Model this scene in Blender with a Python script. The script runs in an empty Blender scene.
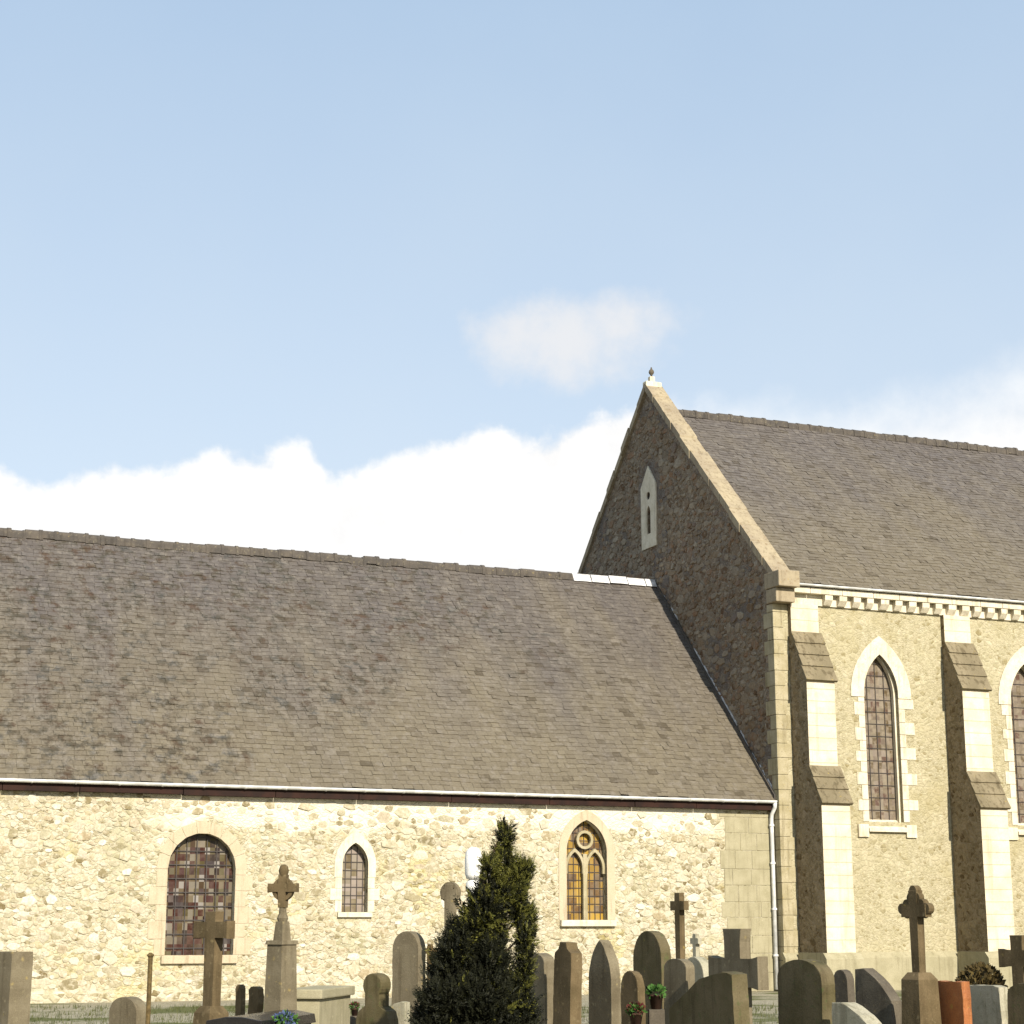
import bpy, bmesh, math, random
from mathutils import Vector, Matrix
from mathutils.geometry import tessellate_polygon
random.seed(7)
R = math.radians
scn = bpy.context.scene
col = scn.collection

# ------------------------------------------------------------------ camera
F, PITCH, ROLL = 1842.594, 0.2229, 0.0016
CAM = Vector((0, 0, 1.6))
cd = bpy.data.cameras.new('camera')
cd.sensor_width = 36; cd.lens = F / 1024 * 36; cd.clip_end = 5000; cd.clip_start = 0.1
cam = bpy.data.objects.new('camera', cd); col.objects.link(cam)
cam.matrix_world = Matrix.Translation(CAM) @ Matrix.Rotation(math.pi / 2 + PITCH, 4, 'X') @ Matrix.Rotation(-ROLL, 4, 'Z')
scn.camera = cam
def ray(x, y):
    dx, dy = x - 512, 512 - y
    c, s = math.cos(PITCH), math.sin(PITCH); u = dy / F
    return Vector((dx / F, c - u * s, s + u * c))
def at(x, y, Y):
    d = ray(x, y); return CAM + d * (Y / d.y)

# ------------------------------------------------------------------ light
SUN_AZ, SUN_EL = 155, 30
scn.view_settings.view_transform = 'Standard'; scn.view_settings.look = 'None'
scn.view_settings.gamma = 1; scn.view_settings.exposure = 0.9
sl = bpy.data.lights.new('sun', 'SUN'); sl.energy = 4.2; sl.angle = R(.5); sl.color = (1, .92, .78)
so = bpy.data.objects.new('sun', sl); col.objects.link(so)
sd = Vector((math.sin(R(SUN_AZ)) * math.cos(R(SUN_EL)), math.cos(R(SUN_AZ)) * math.cos(R(SUN_EL)), math.sin(R(SUN_EL))))
so.rotation_euler = sd.to_track_quat('Z', 'Y').to_euler(); so.location = (20, -30, 30)

class NT:
    def __init__(s, tree): s.t = tree
    def n(s, kind, **kw):
        nd = s.t.nodes.new('ShaderNode' + kind)
        for k, v in kw.items():
            if k.startswith('i_'):
                key = k[2:]
                key = int(key) if key.isdigit() else key.replace('_', ' ')
                s.set(nd.inputs[key], v)
            else: setattr(nd, k, v)
        return nd
    def set(s, inp, v):
        if hasattr(v, 'is_output') or isinstance(v, bpy.types.NodeSocket): s.t.links.new(v, inp)
        else:
            if isinstance(v, tuple) and len(v) == 3 and inp.type == 'RGBA': v = v + (1,)
            inp.default_value = v
    def math(s, op, a, b=0.0, c=None, clamp=False):
        nd = s.t.nodes.new('ShaderNodeMath'); nd.operation = op; nd.use_clamp = clamp
        s.set(nd.inputs[0], a); s.set(nd.inputs[1], b)
        if c is not None: s.set(nd.inputs[2], c)
        return nd.outputs[0]
    def mix(s, f, a, b, mode='MIX'):
        nd = s.t.nodes.new('ShaderNodeMix'); nd.data_type = 'RGBA'; nd.blend_type = mode; nd.clamp_factor = True
        s.set(nd.inputs[0], f); s.set(nd.inputs[6], a); s.set(nd.inputs[7], b); return nd.outputs[2]
    def ramp(s, f, pts, interp='LINEAR'):
        nd = s.t.nodes.new('ShaderNodeValToRGB'); cr = nd.color_ramp; cr.interpolation = interp
        while len(cr.elements) < len(pts): cr.elements.new(.5)
        for e, (p, c) in zip(cr.elements, pts):
            e.position = p; e.color = (c + (1,)) if len(c) == 3 else c
        s.set(nd.inputs[0], f); return nd.outputs[0]
    def maprange(s, v, a, b, c=0., d=1., smooth=True):
        nd = s.t.nodes.new('ShaderNodeMapRange'); nd.interpolation_type = 'SMOOTHSTEP' if smooth else 'LINEAR'; nd.clamp = True if not smooth else nd.clamp
        for i, x in enumerate((v, a, b, c, d)): s.set(nd.inputs[i], x)
        return nd.outputs[0]

# ------------------------------------------------------------------ world: daylight sky with a cumulus bank low over the horizon
w = bpy.data.worlds.new('World'); scn.world = w; w.use_nodes = True
T = NT(w.node_tree); w.node_tree.nodes.clear()
out = T.n('OutputWorld'); bg = T.n('Background'); bg.inputs[1].default_value = 0.1
T.t.links.new(bg.outputs[0], out.inputs[0])
sky = T.n('TexSky', sky_type='NISHITA', sun_disc=False, sun_elevation=R(SUN_EL), sun_rotation=R(SUN_AZ), air_density=1.0, dust_density=.6, ozone_density=1.2)
geo = T.n('TexCoord'); sep = T.n('SeparateXYZ'); T.t.links.new(geo.outputs['Generated'], sep.inputs[0])
az = T.math('ARCTAN2', sep.outputs[0], sep.outputs[1]); el = T.math('ARCSINE', sep.outputs[2])
def azel(x, y):
    d = ray(x, y).normalized(); return math.atan2(d.x, d.y), math.asin(d.z)
outline = [(-700, 560), (-400, 500), (-150, 455), (-40, 462), (0, 474), (40, 494), (75, 490), (115, 474), (150, 486), (185, 476), (215, 462), (255, 464), (300, 454), (335, 488), (360, 484), (400, 464), (440, 454), (490, 436), (520, 444), (560, 434), (620, 414), (670, 412), (720, 424), (790, 428), (850, 420), (900, 408), (960, 394), (1024, 380), (1150, 395), (1350, 470), (1600, 520)]
AZ0, AZ1, EL1 = -.7, .7, .6
pts = sorted(azel(*p) for p in outline)
fc = T.n('FloatCurve'); cv = fc.mapping.curves[0]
def cx(a): return (a - AZ0) / (AZ1 - AZ0)
cv.points[0].location = (0, pts[0][1] / EL1); cv.points[1].location = (1, pts[-1][1] / EL1)
for a_, e_ in pts: cv.points.new(min(max(cx(a_), .001), .999), e_ / EL1)
fc.mapping.update()
T.set(fc.inputs[1], T.maprange(az, AZ0, AZ1, 0., 1., False))
top = T.math('MULTIPLY', fc.outputs[0], EL1)
n1 = T.n('TexNoise', i_Scale=24., i_Detail=8., i_Roughness=.58); T.t.links.new(geo.outputs['Generated'], n1.inputs['Vector'])
n2 = T.n('TexNoise', i_Scale=7., i_Detail=5., i_Roughness=.55); T.t.links.new(geo.outputs['Generated'], n2.inputs['Vector'])
wv = T.math('MULTIPLY', T.math('SUBTRACT', n1.outputs[0], .5), .045)
n3 = T.n('TexNoise', i_Scale=75., i_Detail=5., i_Roughness=.6); T.t.links.new(geo.outputs['Generated'], n3.inputs['Vector'])
wv = T.math('ADD', wv, T.math('MULTIPLY', T.math('SUBTRACT', n3.outputs[0], .5), .012))
edge = T.math('SUBTRACT', T.math('ADD', T.math('ADD', top, .007), wv), el)
soft = T.maprange(az, .05, .16, .009, .04)
bank = T.maprange(edge, T.math('MULTIPLY', soft, -.35), soft)
right_thin = T.maprange(az, .04, .12, 1., .95)
bank = T.math('MULTIPLY', bank, right_thin)
# one small detached cloud
ca, ce = azel(566, 338)
da = T.math('DIVIDE', T.math('SUBTRACT', az, ca), .062); de = T.math('DIVIDE', T.math('SUBTRACT', el, ce), .027)
rr = T.math('ADD', T.math('MULTIPLY', da, da), T.math('MULTIPLY', de, de))
rr = T.math('ADD', rr, T.math('MULTIPLY', T.math('SUBTRACT', n1.outputs[0], .5), 3.2))
puff = T.math('MULTIPLY', T.maprange(rr, 1.35, -.1), .75)
# thin veil, whiter towards the horizon
veil = T.math('ADD', .82, T.math('MULTIPLY', T.math('SUBTRACT', n2.outputs[0], .5), .2))
vcol = T.mix(T.maprange(el, .14, .55, 0., 1., False), (4.1, 4.55, 4.95), (2.5, 3.35, 4.4))
c1 = T.mix(veil, sky.outputs[0], vcol)
cdep = T.math('ADD', T.math('MULTIPLY', n1.outputs[0], 1.2), T.math('MULTIPLY', edge, -1.2))
cshade = T.ramp(cdep, [(.3, (5.05, 5.05, 5.05)), (.48, (5.55, 5.5, 5.45)), (.7, (5.8, 5.75, 5.65))])
c2 = T.mix(puff, c1, (4.95, 4.85, 4.8))
c3 = T.mix(bank, c2, cshade)
T.t.links.new(c3, bg.inputs[0])

# ------------------------------------------------------------------ materials
def new_mat(name):
    m = bpy.data.materials.new(name); m.use_nodes = True; m.node_tree.nodes.clear()
    N = NT(m.node_tree); o = N.n('OutputMaterial'); b = N.n('BsdfPrincipled')
    N.t.links.new(b.outputs[0], o.inputs[0]); b.inputs['Specular IOR Level'].default_value = .25
    return m, N, b
def coords(N, scale=(1, 1, 1), warp=.0, wscale=3.):
    tc = N.n('TexCoord'); v = tc.outputs['Object']
    if warp:
        nz = N.n('TexNoise', i_Scale=wscale, i_Detail=3.); N.t.links.new(v, nz.inputs['Vector'])
        sub = N.n('VectorMath', operation='SUBTRACT'); N.t.links.new(nz.outputs['Color'], sub.inputs[0]); sub.inputs[1].default_value = (.5, .5, .5)
        sc = N.n('VectorMath', operation='SCALE'); N.t.links.new(sub.outputs[0], sc.inputs[0]); sc.inputs['Scale'].default_value = warp
        ad = N.n('VectorMath', operation='ADD'); N.t.links.new(v, ad.inputs[0]); N.t.links.new(sc.outputs[0], ad.inputs[1]); v = ad.outputs[0]
    mp = N.n('Mapping'); N.t.links.new(v, mp.inputs['Vector']); mp.inputs['Scale'].default_value = scale
    return tc, mp.outputs[0]
def bump(N, b, h, strength=.6, dist=.03):
    bp = N.n('Bump'); bp.inputs['Strength'].default_value = strength; bp.inputs['Distance'].default_value = dist
    N.set(bp.inputs['Height'], h); N.t.links.new(bp.outputs[0], b.inputs['Normal']); return bp
def noise(N, v, scale, detail=4., rough=.55):
    nz = N.n('TexNoise', i_Scale=scale, i_Detail=detail, i_Roughness=rough); N.set(nz.inputs['Vector'], v); return nz.outputs[0]

def rubble(name, cols, mortar, size=.24, contrast=1., mortar_w=.05, stain=None, band=None, bstr=.7):
    """random rubble masonry: stones of two sizes in lime mortar"""
    m, N, b = new_mat(name)
    tc, v = coords(N, (1, 1, 1.35), .16, 2.6)
    s = 1 / size
    v1 = N.n('TexVoronoi', i_Scale=s, i_Randomness=1.); N.set(v1.inputs['Vector'], v)
    e1 = N.n('TexVoronoi', feature='DISTANCE_TO_EDGE', i_Scale=s, i_Randomness=1.); N.set(e1.inputs['Vector'], v)
    v2 = N.n('TexVoronoi', i_Scale=s * 1.9, i_Randomness=1.); N.set(v2.inputs['Vector'], v)
    e2 = N.n('TexVoronoi', feature='DISTANCE_TO_EDGE', i_Scale=s * 1.9, i_Randomness=1.); N.set(e2.inputs['Vector'], v)
    big = noise(N, tc.outputs['Object'], 1.3, 3.)
    sel = N.maprange(big, .47, .55)
    cr1 = N.n('SeparateColor'); N.set(cr1.inputs[0], v1.outputs['Color'])
    cr2 = N.n('SeparateColor'); N.set(cr2.inputs[0], v2.outputs['Color'])
    rnd = N.math('ADD', N.math('MULTIPLY', cr1.outputs[0], N.math('SUBTRACT', 1., sel)), N.math('MULTIPLY', cr2.outputs[0], sel))
    dist = N.math('ADD', N.math('MULTIPLY', e1.outputs['Distance'], N.math('SUBTRACT', 1., sel)), N.math('MULTIPLY', e2.outputs['Distance'], sel))
    pal = N.ramp(rnd, [(i / (len(cols) - 1), c) for i, c in enumerate(cols)])
    fine = noise(N, tc.outputs['Object'], 16., 7., .7); blot = noise(N, tc.outputs['Object'], 5., 6., .65)
    pal = N.mix(.6, pal, N.ramp(fine, [(.3, (.4, .37, .3)), (.65, (1., 1., 1.))]), 'MULTIPLY')
    mw = N.math('MULTIPLY', blot, mortar_w * 2.6)
    mm = N.maprange(dist, N.math('MULTIPLY', mw, .1), mw, 1., 0.)
    smear = N.maprange(blot, .47, .6)                       # mortar smeared over the faces of the stones
    mm = N.math('MAXIMUM', N.math('MULTIPLY', mm, .7), N.math('MULTIPLY', smear, .75))
    mo = N.mix(.6, mortar, N.ramp(fine, [(.3, (.55, .5, .42)), (.65, (1, 1, 1))]), 'MULTIPLY')
    c = N.mix(mm, pal, mo)
    holes = N.math('MULTIPLY', N.maprange(noise(N, tc.outputs['Object'], 6.5, 3., .5), .66, .7), N.maprange(big, .45, .6))
    c = N.mix(N.math('MULTIPLY', holes, contrast * .7), c, cols[0])
    if stain:
        st = noise(N, tc.outputs['Object'], .55, 5., .6)
        sx = N.n('SeparateXYZ'); N.set(sx.inputs[0], tc.outputs['Object'])
        for (scol, lo, hi, amt) in stain:
            c = N.mix(N.maprange(st, lo, hi, 0., amt), c, scol)
    if band:   # lime render still clinging below the eaves
        z0, bcol, amt = band
        sx = N.n('SeparateXYZ'); N.set(sx.inputs[0], tc.outputs['Object'])
        wz = N.math('ADD', sx.outputs[2], N.math('MULTIPLY', N.math('SUBTRACT', noise(N, tc.outputs['Object'], 1.1, 5.), .5), 1.6))
        f = N.maprange(wz, z0 - .12, z0 + .12, 0., amt)
        fx = N.maprange(sx.outputs[0], -17.5, -15.5)
        fx2 = N.maprange(sx.outputs[0], -2.0, -1.7, 1., 0.)
        c = N.mix(N.math('MULTIPLY', N.math('MULTIPLY', f, fx), fx2), c, bcol)
    N.set(b.inputs['Base Color'], c); b.inputs['Roughness'].default_value = .92
    h = N.math('ADD', N.math('MULTIPLY', N.maprange(dist, 0., .2), .6), N.math('ADD', N.math('MULTIPLY', fine, .5), N.math('MULTIPLY', blot, .6)))
    h = N.math('ADD', h, N.math('MULTIPLY', rnd, .5))
    bump(N, b, h, bstr, .05)
    return m
def ashlar(name, c1, c2, joint, cw=.6, ch=.32, lichen=(.3, .27, .15), lamt=.35, use_joints=True):
    m, N, b = new_mat(name)
    tc, v = coords(N, (1, 1, 1), .02, 5.)
    big = noise(N, v, 1.7, 5.); fine = noise(N, v, 35., 5., .7)
    c = N.mix(N.maprange(big, .35, .65), c1, c2)
    h = N.math('MULTIPLY', fine, .3)
    if use_joints:
        sx = N.n('SeparateXYZ'); N.set(sx.inputs[0], v)
        zz = N.math('DIVIDE', sx.outputs[2], ch)
        fr = N.math('FRACT', zz); row = N.math('FLOOR', zz)
        wn = N.n('TexWhiteNoise', noise_dimensions='1D'); N.set(wn.inputs['W'], row)
        j = N.math('MINIMUM', fr, N.math('SUBTRACT', 1., fr))
        jm = N.maprange(j, .02, .055, 1., 0.)
        mps = N.n('Mapping'); N.set(mps.inputs['Vector'], v); mps.inputs['Scale'].default_value = (5., 5., .35)
        c = N.mix(N.math('MULTIPLY', N.maprange(noise(N, mps.outputs[0], 1., 5., .6), .52, .68), .4), c, N.mix(1., c, (.55, .5, .4), 'MULTIPLY'))
        c = N.mix(N.math('MULTIPLY', wn.outputs['Value'], .35), c, N.mix(.5, c, (.6, .52, .36), 'MULTIPLY'))
        c = N.mix(N.math('MULTIPLY', jm, .6), c, joint)
        h = N.math('SUBTRACT', h, N.math('MULTIPLY', jm, .5))
    c = N.mix(N.math('MULTIPLY', N.maprange(noise(N, v, 4.5, 6., .65), .52, .68), lamt), c, lichen)
    c = N.mix(.35, c, N.ramp(fine, [(.3, (.45, .43, .4)), (.65, (1, 1, 1))]), 'MULTIPLY')
    N.set(b.inputs['Base Color'], c); b.inputs['Roughness'].default_value = .88
    bump(N, b, h, .5, .02)
    return m
def slate(name, ca, cb, lich):
    m, N, b = new_mat(name)
    g = N.n('NewGeometry'); tc = N.n('TexCoord'); v = tc.outputs['Object']
    r = g.outputs['Random Per Island']
    big = noise(N, v, .33, 5., .6); mid = noise(N, v, 1.4, 5., .65); fine = noise(N, v, 18., 5., .7)
    sx = N.n('SeparateXYZ'); N.set(sx.inputs[0], v)
    # streaks that run down the slope
    mp = N.n('Mapping'); N.set(mp.inputs['Vector'], v); mp.inputs['Scale'].default_value = (1, .14, .14); mp.inputs['Rotation'].default_value = (0, R(28), 0)
    streak = noise(N, mp.outputs[0], .9, 4., .55)
    zrel = N.math('DIVIDE', N.math('SUBTRACT', sx.outputs[2], lich[0]), lich[1])
    f = N.math('ADD', N.math('MULTIPLY', zrel, .55), N.math('ADD', N.math('MULTIPLY', big, .55), N.math('MULTIPLY', streak, .75)))
    c = N.mix(N.maprange(f, .62, 1.25), cb, ca)
    c = N.mix(N.math('MULTIPLY', r, .55), c, N.mix(1., c, (.62, .6, .6), 'MULTIPLY'))
    dk = N.math('MULTIPLY', N.maprange(r, .90, .97), N.maprange(mid, .45, .55))
    c = N.mix(N.math('MULTIPLY', dk, .6), c, (.055, .042, .024))
    mot = N.math('MULTIPLY', N.maprange(noise(N, v, 3.0, 7., .72), .47, .6), N.maprange(N.math('ADD', big, N.math('ADD', N.math('MULTIPLY', N.math('SUBTRACT', sx.outputs[0], -14.), -.014), N.math('MULTIPLY', N.math('SUBTRACT', zrel, .5), .16))), .36, .54))
    c = N.mix(N.math('MULTIPLY', mot, .85), c, N.ramp(noise(N, v, 2.1, 3.), [(.35, (.062, .036, .02)), (.5, (.052, .044, .028)), (.65, (.056, .056, .052))]))
    lt = N.maprange(noise(N, v, 4.2, 6., .68), .5, .64)
    c = N.mix(N.math('MULTIPLY', lt, .45), c, (.2, .175, .145))
    pl = N.math('MULTIPLY', N.maprange(noise(N, v, 7., 4., .6), .69, .75), N.maprange(big, .42, .6))
    c = N.mix(N.math('MULTIPLY', pl, .7), c, (.24, .22, .13))
    c = N.mix(.5, c, N.ramp(fine, [(.28, (.4, .4, .4)), (.65, (1, 1, 1))]), 'MULTIPLY')
    N.set(b.inputs['Base Color'], c)
    N.set(b.inputs['Roughness'], N.maprange(r, 0., 1., .6, .85, False))
    b.inputs['Specular IOR Level'].default_value = .3
    bump(N, b, fine, .35, .01)
    return m
def stone(name, c1, c2, lichen=(.42, .4, .3), lamt=.35, rough=.9, scale=6.):
    m, N, b = new_mat(name)
    tc = N.n('TexCoord'); oi = N.n('ObjectInfo')
    ad = N.n('VectorMath', operation='ADD'); N.set(ad.inputs[0], tc.outputs['Object'])
    cmb = N.n('CombineXYZ'); N.set(cmb.inputs[0], N.math('MULTIPLY', oi.outputs['Random'], 40.)); N.set(ad.inputs[1], cmb.outputs[0])
    v = ad.outputs[0]
    big = noise(N, v, scale * .5, 5., .6); mid = noise(N, v, scale * 2, 6., .7); fine = noise(N, v, 60., 4., .7)
    c = N.mix(N.maprange(big, .33, .67), c1, c2)
    c = N.mix(N.math('MULTIPLY', N.maprange(mid, .56, .66), lamt), c, lichen)
    mps = N.n('Mapping'); N.set(mps.inputs['Vector'], v); mps.inputs['Scale'].default_value = (9., 9., .8)
    c = N.mix(N.math('MULTIPLY', N.maprange(noise(N, mps.outputs[0], 1., 5., .6), .5, .66), lamt), c, N.mix(1., c, (.45, .42, .36), 'MULTIPLY'))
    vo = N.n('TexVoronoi', i_Scale=13.); wv_ = N.n('VectorMath', operation='ADD'); N.set(wv_.inputs[0], v); nz_ = N.n('TexNoise', i_Scale=9.); N.set(nz_.inputs['Vector'], v)
    sc_ = N.n('VectorMath', operation='SCALE'); N.set(sc_.inputs[0], nz_.outputs['Color']); sc_.inputs['Scale'].default_value = .09; N.set(wv_.inputs[1], sc_.outputs[0]); N.set(vo.inputs['Vector'], wv_.outputs[0])
    spc = N.n('SeparateColor'); N.set(spc.inputs[0], vo.outputs['Color'])
    spot = N.math('MULTIPLY', N.maprange(vo.outputs['Distance'], N.math('MULTIPLY', spc.outputs[0], .5), 0.), N.maprange(spc.outputs[1], .55, .6))
    c = N.mix(N.math('MULTIPLY', spot, lamt * 1.3, clamp=True), c, N.ramp(spc.outputs[2], [(0, lichen), (.6, tuple(min(1, x * 1.5) for x in lichen)), (1, (.36, .26, .06))]))
    c = N.mix(.5, c, N.ramp(fine, [(.3, (.5, .48, .45)), (.65, (1, 1, 1))]), 'MULTIPLY')
    N.set(b.inputs['Base Color'], c); b.inputs['Roughness'].default_value = rough
    bump(N, b, N.math('ADD', mid, N.math('MULTIPLY', fine, .5)), .5, .012)
    return m
def plain(name, c, rough=.6, metal=0., var=.25, scale=12.):
    m, N, b = new_mat(name); tc = N.n('TexCoord')
    nz = noise(N, tc.outputs['Object'], scale, 4.)
    N.set(b.inputs['Base Color'], N.mix(N.maprange(nz, .35, .65), c, tuple(x * (1 - var) for x in c)))
    b.inputs['Roughness'].default_value = rough; b.inputs['Metallic'].default_value = metal
    return m
def leaf(name, ca, cb):
    m, N, b = new_mat(name); g = N.n('NewGeometry')
    N.set(b.inputs['Base Color'], N.mix(g.outputs['Random Per Island'], ca, cb)); b.inputs['Roughness'].default_value = .7
    return m
def glassmat(name, pal, cell, dust):
    """old quarries of glass, each pane a slightly different tone"""
    m, N, b = new_mat(name)
    tc = N.n('TexCoord'); mp = N.n('Mapping'); N.set(mp.inputs['Vector'], tc.outputs['Object']); mp.inputs['Scale'].default_value = (1 / cell[0], .001, 1 / cell[1])
    fl = N.n('VectorMath', operation='FLOOR'); N.set(fl.inputs[0], mp.outputs[0])
    wn = N.n('TexWhiteNoise', noise_dimensions='3D'); N.set(wn.inputs['Vector'], fl.outputs[0])
    c = N.ramp(wn.outputs['Value'], [(i / len(pal), p) for i, p in enumerate(pal)], 'CONSTANT')
    nz = noise(N, tc.outputs['Object'], 9., 5.)
    c = N.mix(N.maprange(nz, .4, .7, 0., dust), c, (.24, .195, .14))
    N.set(b.inputs['Base Color'], c); b.inputs['Roughness'].default_value = .3; b.inputs['Specular IOR Level'].default_value = .35
    # every pane sits at its own small tilt
    sb = N.n('VectorMath', operation='SUBTRACT'); N.set(sb.inputs[0], wn.outputs['Color']); sb.inputs[1].default_value = (.5, .5, .5)
    sc = N.n('VectorMath', operation='SCALE'); N.set(sc.inputs[0], sb.outputs[0]); sc.inputs['Scale'].default_value = .22
    g = N.n('NewGeometry'); ad = N.n('VectorMath', operation='ADD'); N.set(ad.inputs[0], g.outputs['Normal']); N.set(ad.inputs[1], sc.outputs[0])
    no = N.n('VectorMath', operation='NORMALIZE'); N.set(no.inputs[0], ad.outputs[0]); N.t.links.new(no.outputs[0], b.inputs['Normal'])
    return m

M = {}
M['nave_wall'] = rubble('nave_rubble', [(.17, .13, .06), (.36, .31, .19), (.48, .42, .28), (.42, .38, .25), (.56, .51, .38), (.46, .43, .31), (.62, .58, .48)], (.53, .485, .375), .2, mortar_w=.06,
                        stain=[((.42, .36, .15), .54, .7, .5), ((.34, .32, .2), .46, .34, .5)], band=(4.05, (.66, .6, .47), .85), bstr=.6)
NAVE_STONES = [(.22, .18, .095), (.37, .325, .215), (.46, .405, .285), (.38, .345, .235), (.53, .485, .375), (.44, .40, .3), (.64, .6, .51), (.37, .295, .185), (.3, .265, .16)]
M['choir_wall'] = rubble('choir_rubble', [(.26, .215, .11), (.36, .32, .2), (.40, .36, .235), (.43, .385, .255), (.38, .34, .215), (.45, .41, .29)], (.44, .395, .27), .17, mortar_w=.06,
                         stain=[((.32, .275, .15), .52, .68, .5)], bstr=.45)
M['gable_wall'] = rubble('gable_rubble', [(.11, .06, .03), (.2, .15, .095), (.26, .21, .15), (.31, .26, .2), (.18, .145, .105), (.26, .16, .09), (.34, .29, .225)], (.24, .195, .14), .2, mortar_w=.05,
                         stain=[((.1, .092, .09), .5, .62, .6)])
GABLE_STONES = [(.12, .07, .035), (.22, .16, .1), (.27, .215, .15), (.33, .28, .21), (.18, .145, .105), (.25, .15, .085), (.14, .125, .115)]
def pads(name, cols, mortar):
    m, N, b = new_mat(name); g = N.n('NewGeometry'); tc = N.n('TexCoord'); v = tc.outputs['Object']
    c = N.ramp(g.outputs['Random Per Island'], [(i / (len(cols) - 1), q) for i, q in enumerate(cols)])
    fine = noise(N, v, 20., 7., .7); blot = noise(N, v, 7., 6., .65)
    c = N.mix(N.math('MULTIPLY', N.maprange(blot, .46, .6), .7), c, mortar)
    c = N.mix(.6, c, N.ramp(fine, [(.3, (.42, .39, .33)), (.65, (1, 1, 1))]), 'MULTIPLY')
    N.set(b.inputs['Base Color'], c); b.inputs['Roughness'].default_value = .92; bump(N, b, N.math('ADD', fine, blot), .6, .03); return m
M['nave_pads'] = pads('nave_facing_stone', NAVE_STONES, (.56, .51, .39))
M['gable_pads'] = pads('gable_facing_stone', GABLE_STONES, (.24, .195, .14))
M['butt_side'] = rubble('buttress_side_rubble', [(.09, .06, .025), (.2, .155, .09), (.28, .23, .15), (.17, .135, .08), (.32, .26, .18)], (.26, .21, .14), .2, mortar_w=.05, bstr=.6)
M['ashlar'] = ashlar('pale_limestone', (.67, .6, .475), (.58, .51, .38), (.34, .28, .18), ch=.33, lamt=.25)
M['quoin'] = stone('quoin_stone', (.36, .325, .215), (.3, .27, .17), (.42, .38, .27), .3)
M['corner_quoin'] = stone('corner_quoin_stone', (.33, .285, .17), (.42, .37, .25), (.2, .16, .08), .5)
M['coping'] = stone('coping_stone', (.36, .30, .20), (.28, .23, .16), (.2, .13, .06), .5, scale=3.)
M['surround'] = stone('dressed_stone', (.68, .62, .49), (.58, .52, .39), (.42, .35, .22), .4)
M['warm_surround'] = stone('pinkish_stone', (.46, .385, .265), (.5, .42, .3), (.34, .27, .17), .4)
M['weathering'] = stone('lichened_weathering_stone', (.17, .14, .085), (.23, .19, .12), (.08, .068, .04), .7, scale=3.)
M['slate_nave'] = slate('nave_slate', (.11, .096, .087), (.162, .136, .093), (5., 7.))
M['slate_choir'] = slate('choir_slate', (.116, .101, .091), (.162, .136, .094), (11., 7.))
M['ridge'] = stone('ridge_tile', (.07, .062, .055), (.1, .085, .07), (.2, .18, .12), .4)
M['zinc'] = plain('weathered_zinc', (.72, .72, .7), .45, .0, .3, 4.)
M['lead'] = plain('pale_lead', (.6, .59, .58), .5, .0, .35, 6.)
M['fascia'] = plain('dark_brown_board', (.024, .007, .003), .75, 0, .5, 3.)
M['lead_came'] = plain('lead_bars', (.06, .05, .045), .6, 0, .3)
M['glass_dark'] = glassmat('leaded_glass', [(.03, .012, .008), (.05, .02, .012), (.075, .05, .02), (.03, .02, .015), (.11, .085, .05), (.06, .045, .015), (.04, .012, .008), (.02, .01, .008), (.13, .11, .08), (.05, .03, .015), (.2, .18, .16), (.045, .016, .01), (.08, .065, .03)], (.12, .16), .12)
M['glass_choir'] = glassmat('dusty_leaded_glass', [(.15, .12, .085), (.17, .14, .1), (.13, .1, .075), (.18, .145, .115), (.15, .12, .09), (.14, .11, .075), (.13, .105, .07), (.085, .05, .035), (.09, .065, .035)], (.14, .17), .7)
M['glass_amber'] = glassmat('amber_glass', [(.22, .13, .02), (.12, .065, .02), (.34, .21, .03), (.1, .06, .03), (.26, .16, .03), (.14, .1, .06)], (.16, .2), .25)
M['glass_grey'] = glassmat('grey_glass', [(.12, .09, .05), (.2, .17, .13), (.15, .12, .07), (.24, .2, .17)], (.16, .18), .4)
M['black'] = plain('dark_void', (.012, .01, .008), .9)
M['grey_stone'] = stone('grey_grave_stone', (.185, .155, .1), (.135, .11, .068), (.24, .205, .125), .45)
M['brown_stone'] = stone('brown_grave_stone', (.145, .105, .054), (.09, .065, .03), (.2, .155, .085), .45)
M['olive_stone'] = stone('mossy_grave_stone', (.085, .07, .03), (.125, .1, .055), (.055, .075, .02), .5)
M['dark_stone'] = stone('dark_granite', (.09, .075, .055), (.13, .11, .08), (.18, .15, .1), .3)
M['pale_stone'] = stone('pale_grave_stone', (.38, .35, .26), (.31, .29, .21), (.2, .19, .11), .5)
M['white_marble'] = stone('white_marble', (.82, .81, .78), (.76, .75, .71), (.5, .5, .42), .12, .5)
M['terracotta'] = stone('terracotta_granite', (.38, .145, .05), (.32, .115, .04), (.24, .1, .045), .5, .45, 20.)
M['black_granite'] = stone('black_granite', (.012, .011, .011), (.02, .018, .016), (.03, .03, .025), .3, .2)
M['rust'] = plain('rusty_iron', (.13, .09, .035), .85, 0, .5, 20.)
M['bark'] = stone('bark', (.08, .055, .035), (.05, .035, .022), (.1, .1, .05), .3)
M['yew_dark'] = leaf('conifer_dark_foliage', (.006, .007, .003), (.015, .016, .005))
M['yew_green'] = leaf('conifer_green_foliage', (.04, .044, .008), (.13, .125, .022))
M['shrub'] = leaf('dark_shrub_foliage', (.05, .035, .012), (.09, .065, .02))
M['pot_leaf'] = leaf('pot_foliage', (.03, .09, .015), (.07, .15, .03))
M['blue_petal'] = leaf('blue_petals', (.05, .075, .16), (.1, .13, .24))
M['red_petal'] = leaf('dark_red_petals', (.06, .012, .012), (.12, .03, .02))
M['clay'] = plain('dark_clay', (.06, .03, .018), .8)

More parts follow.
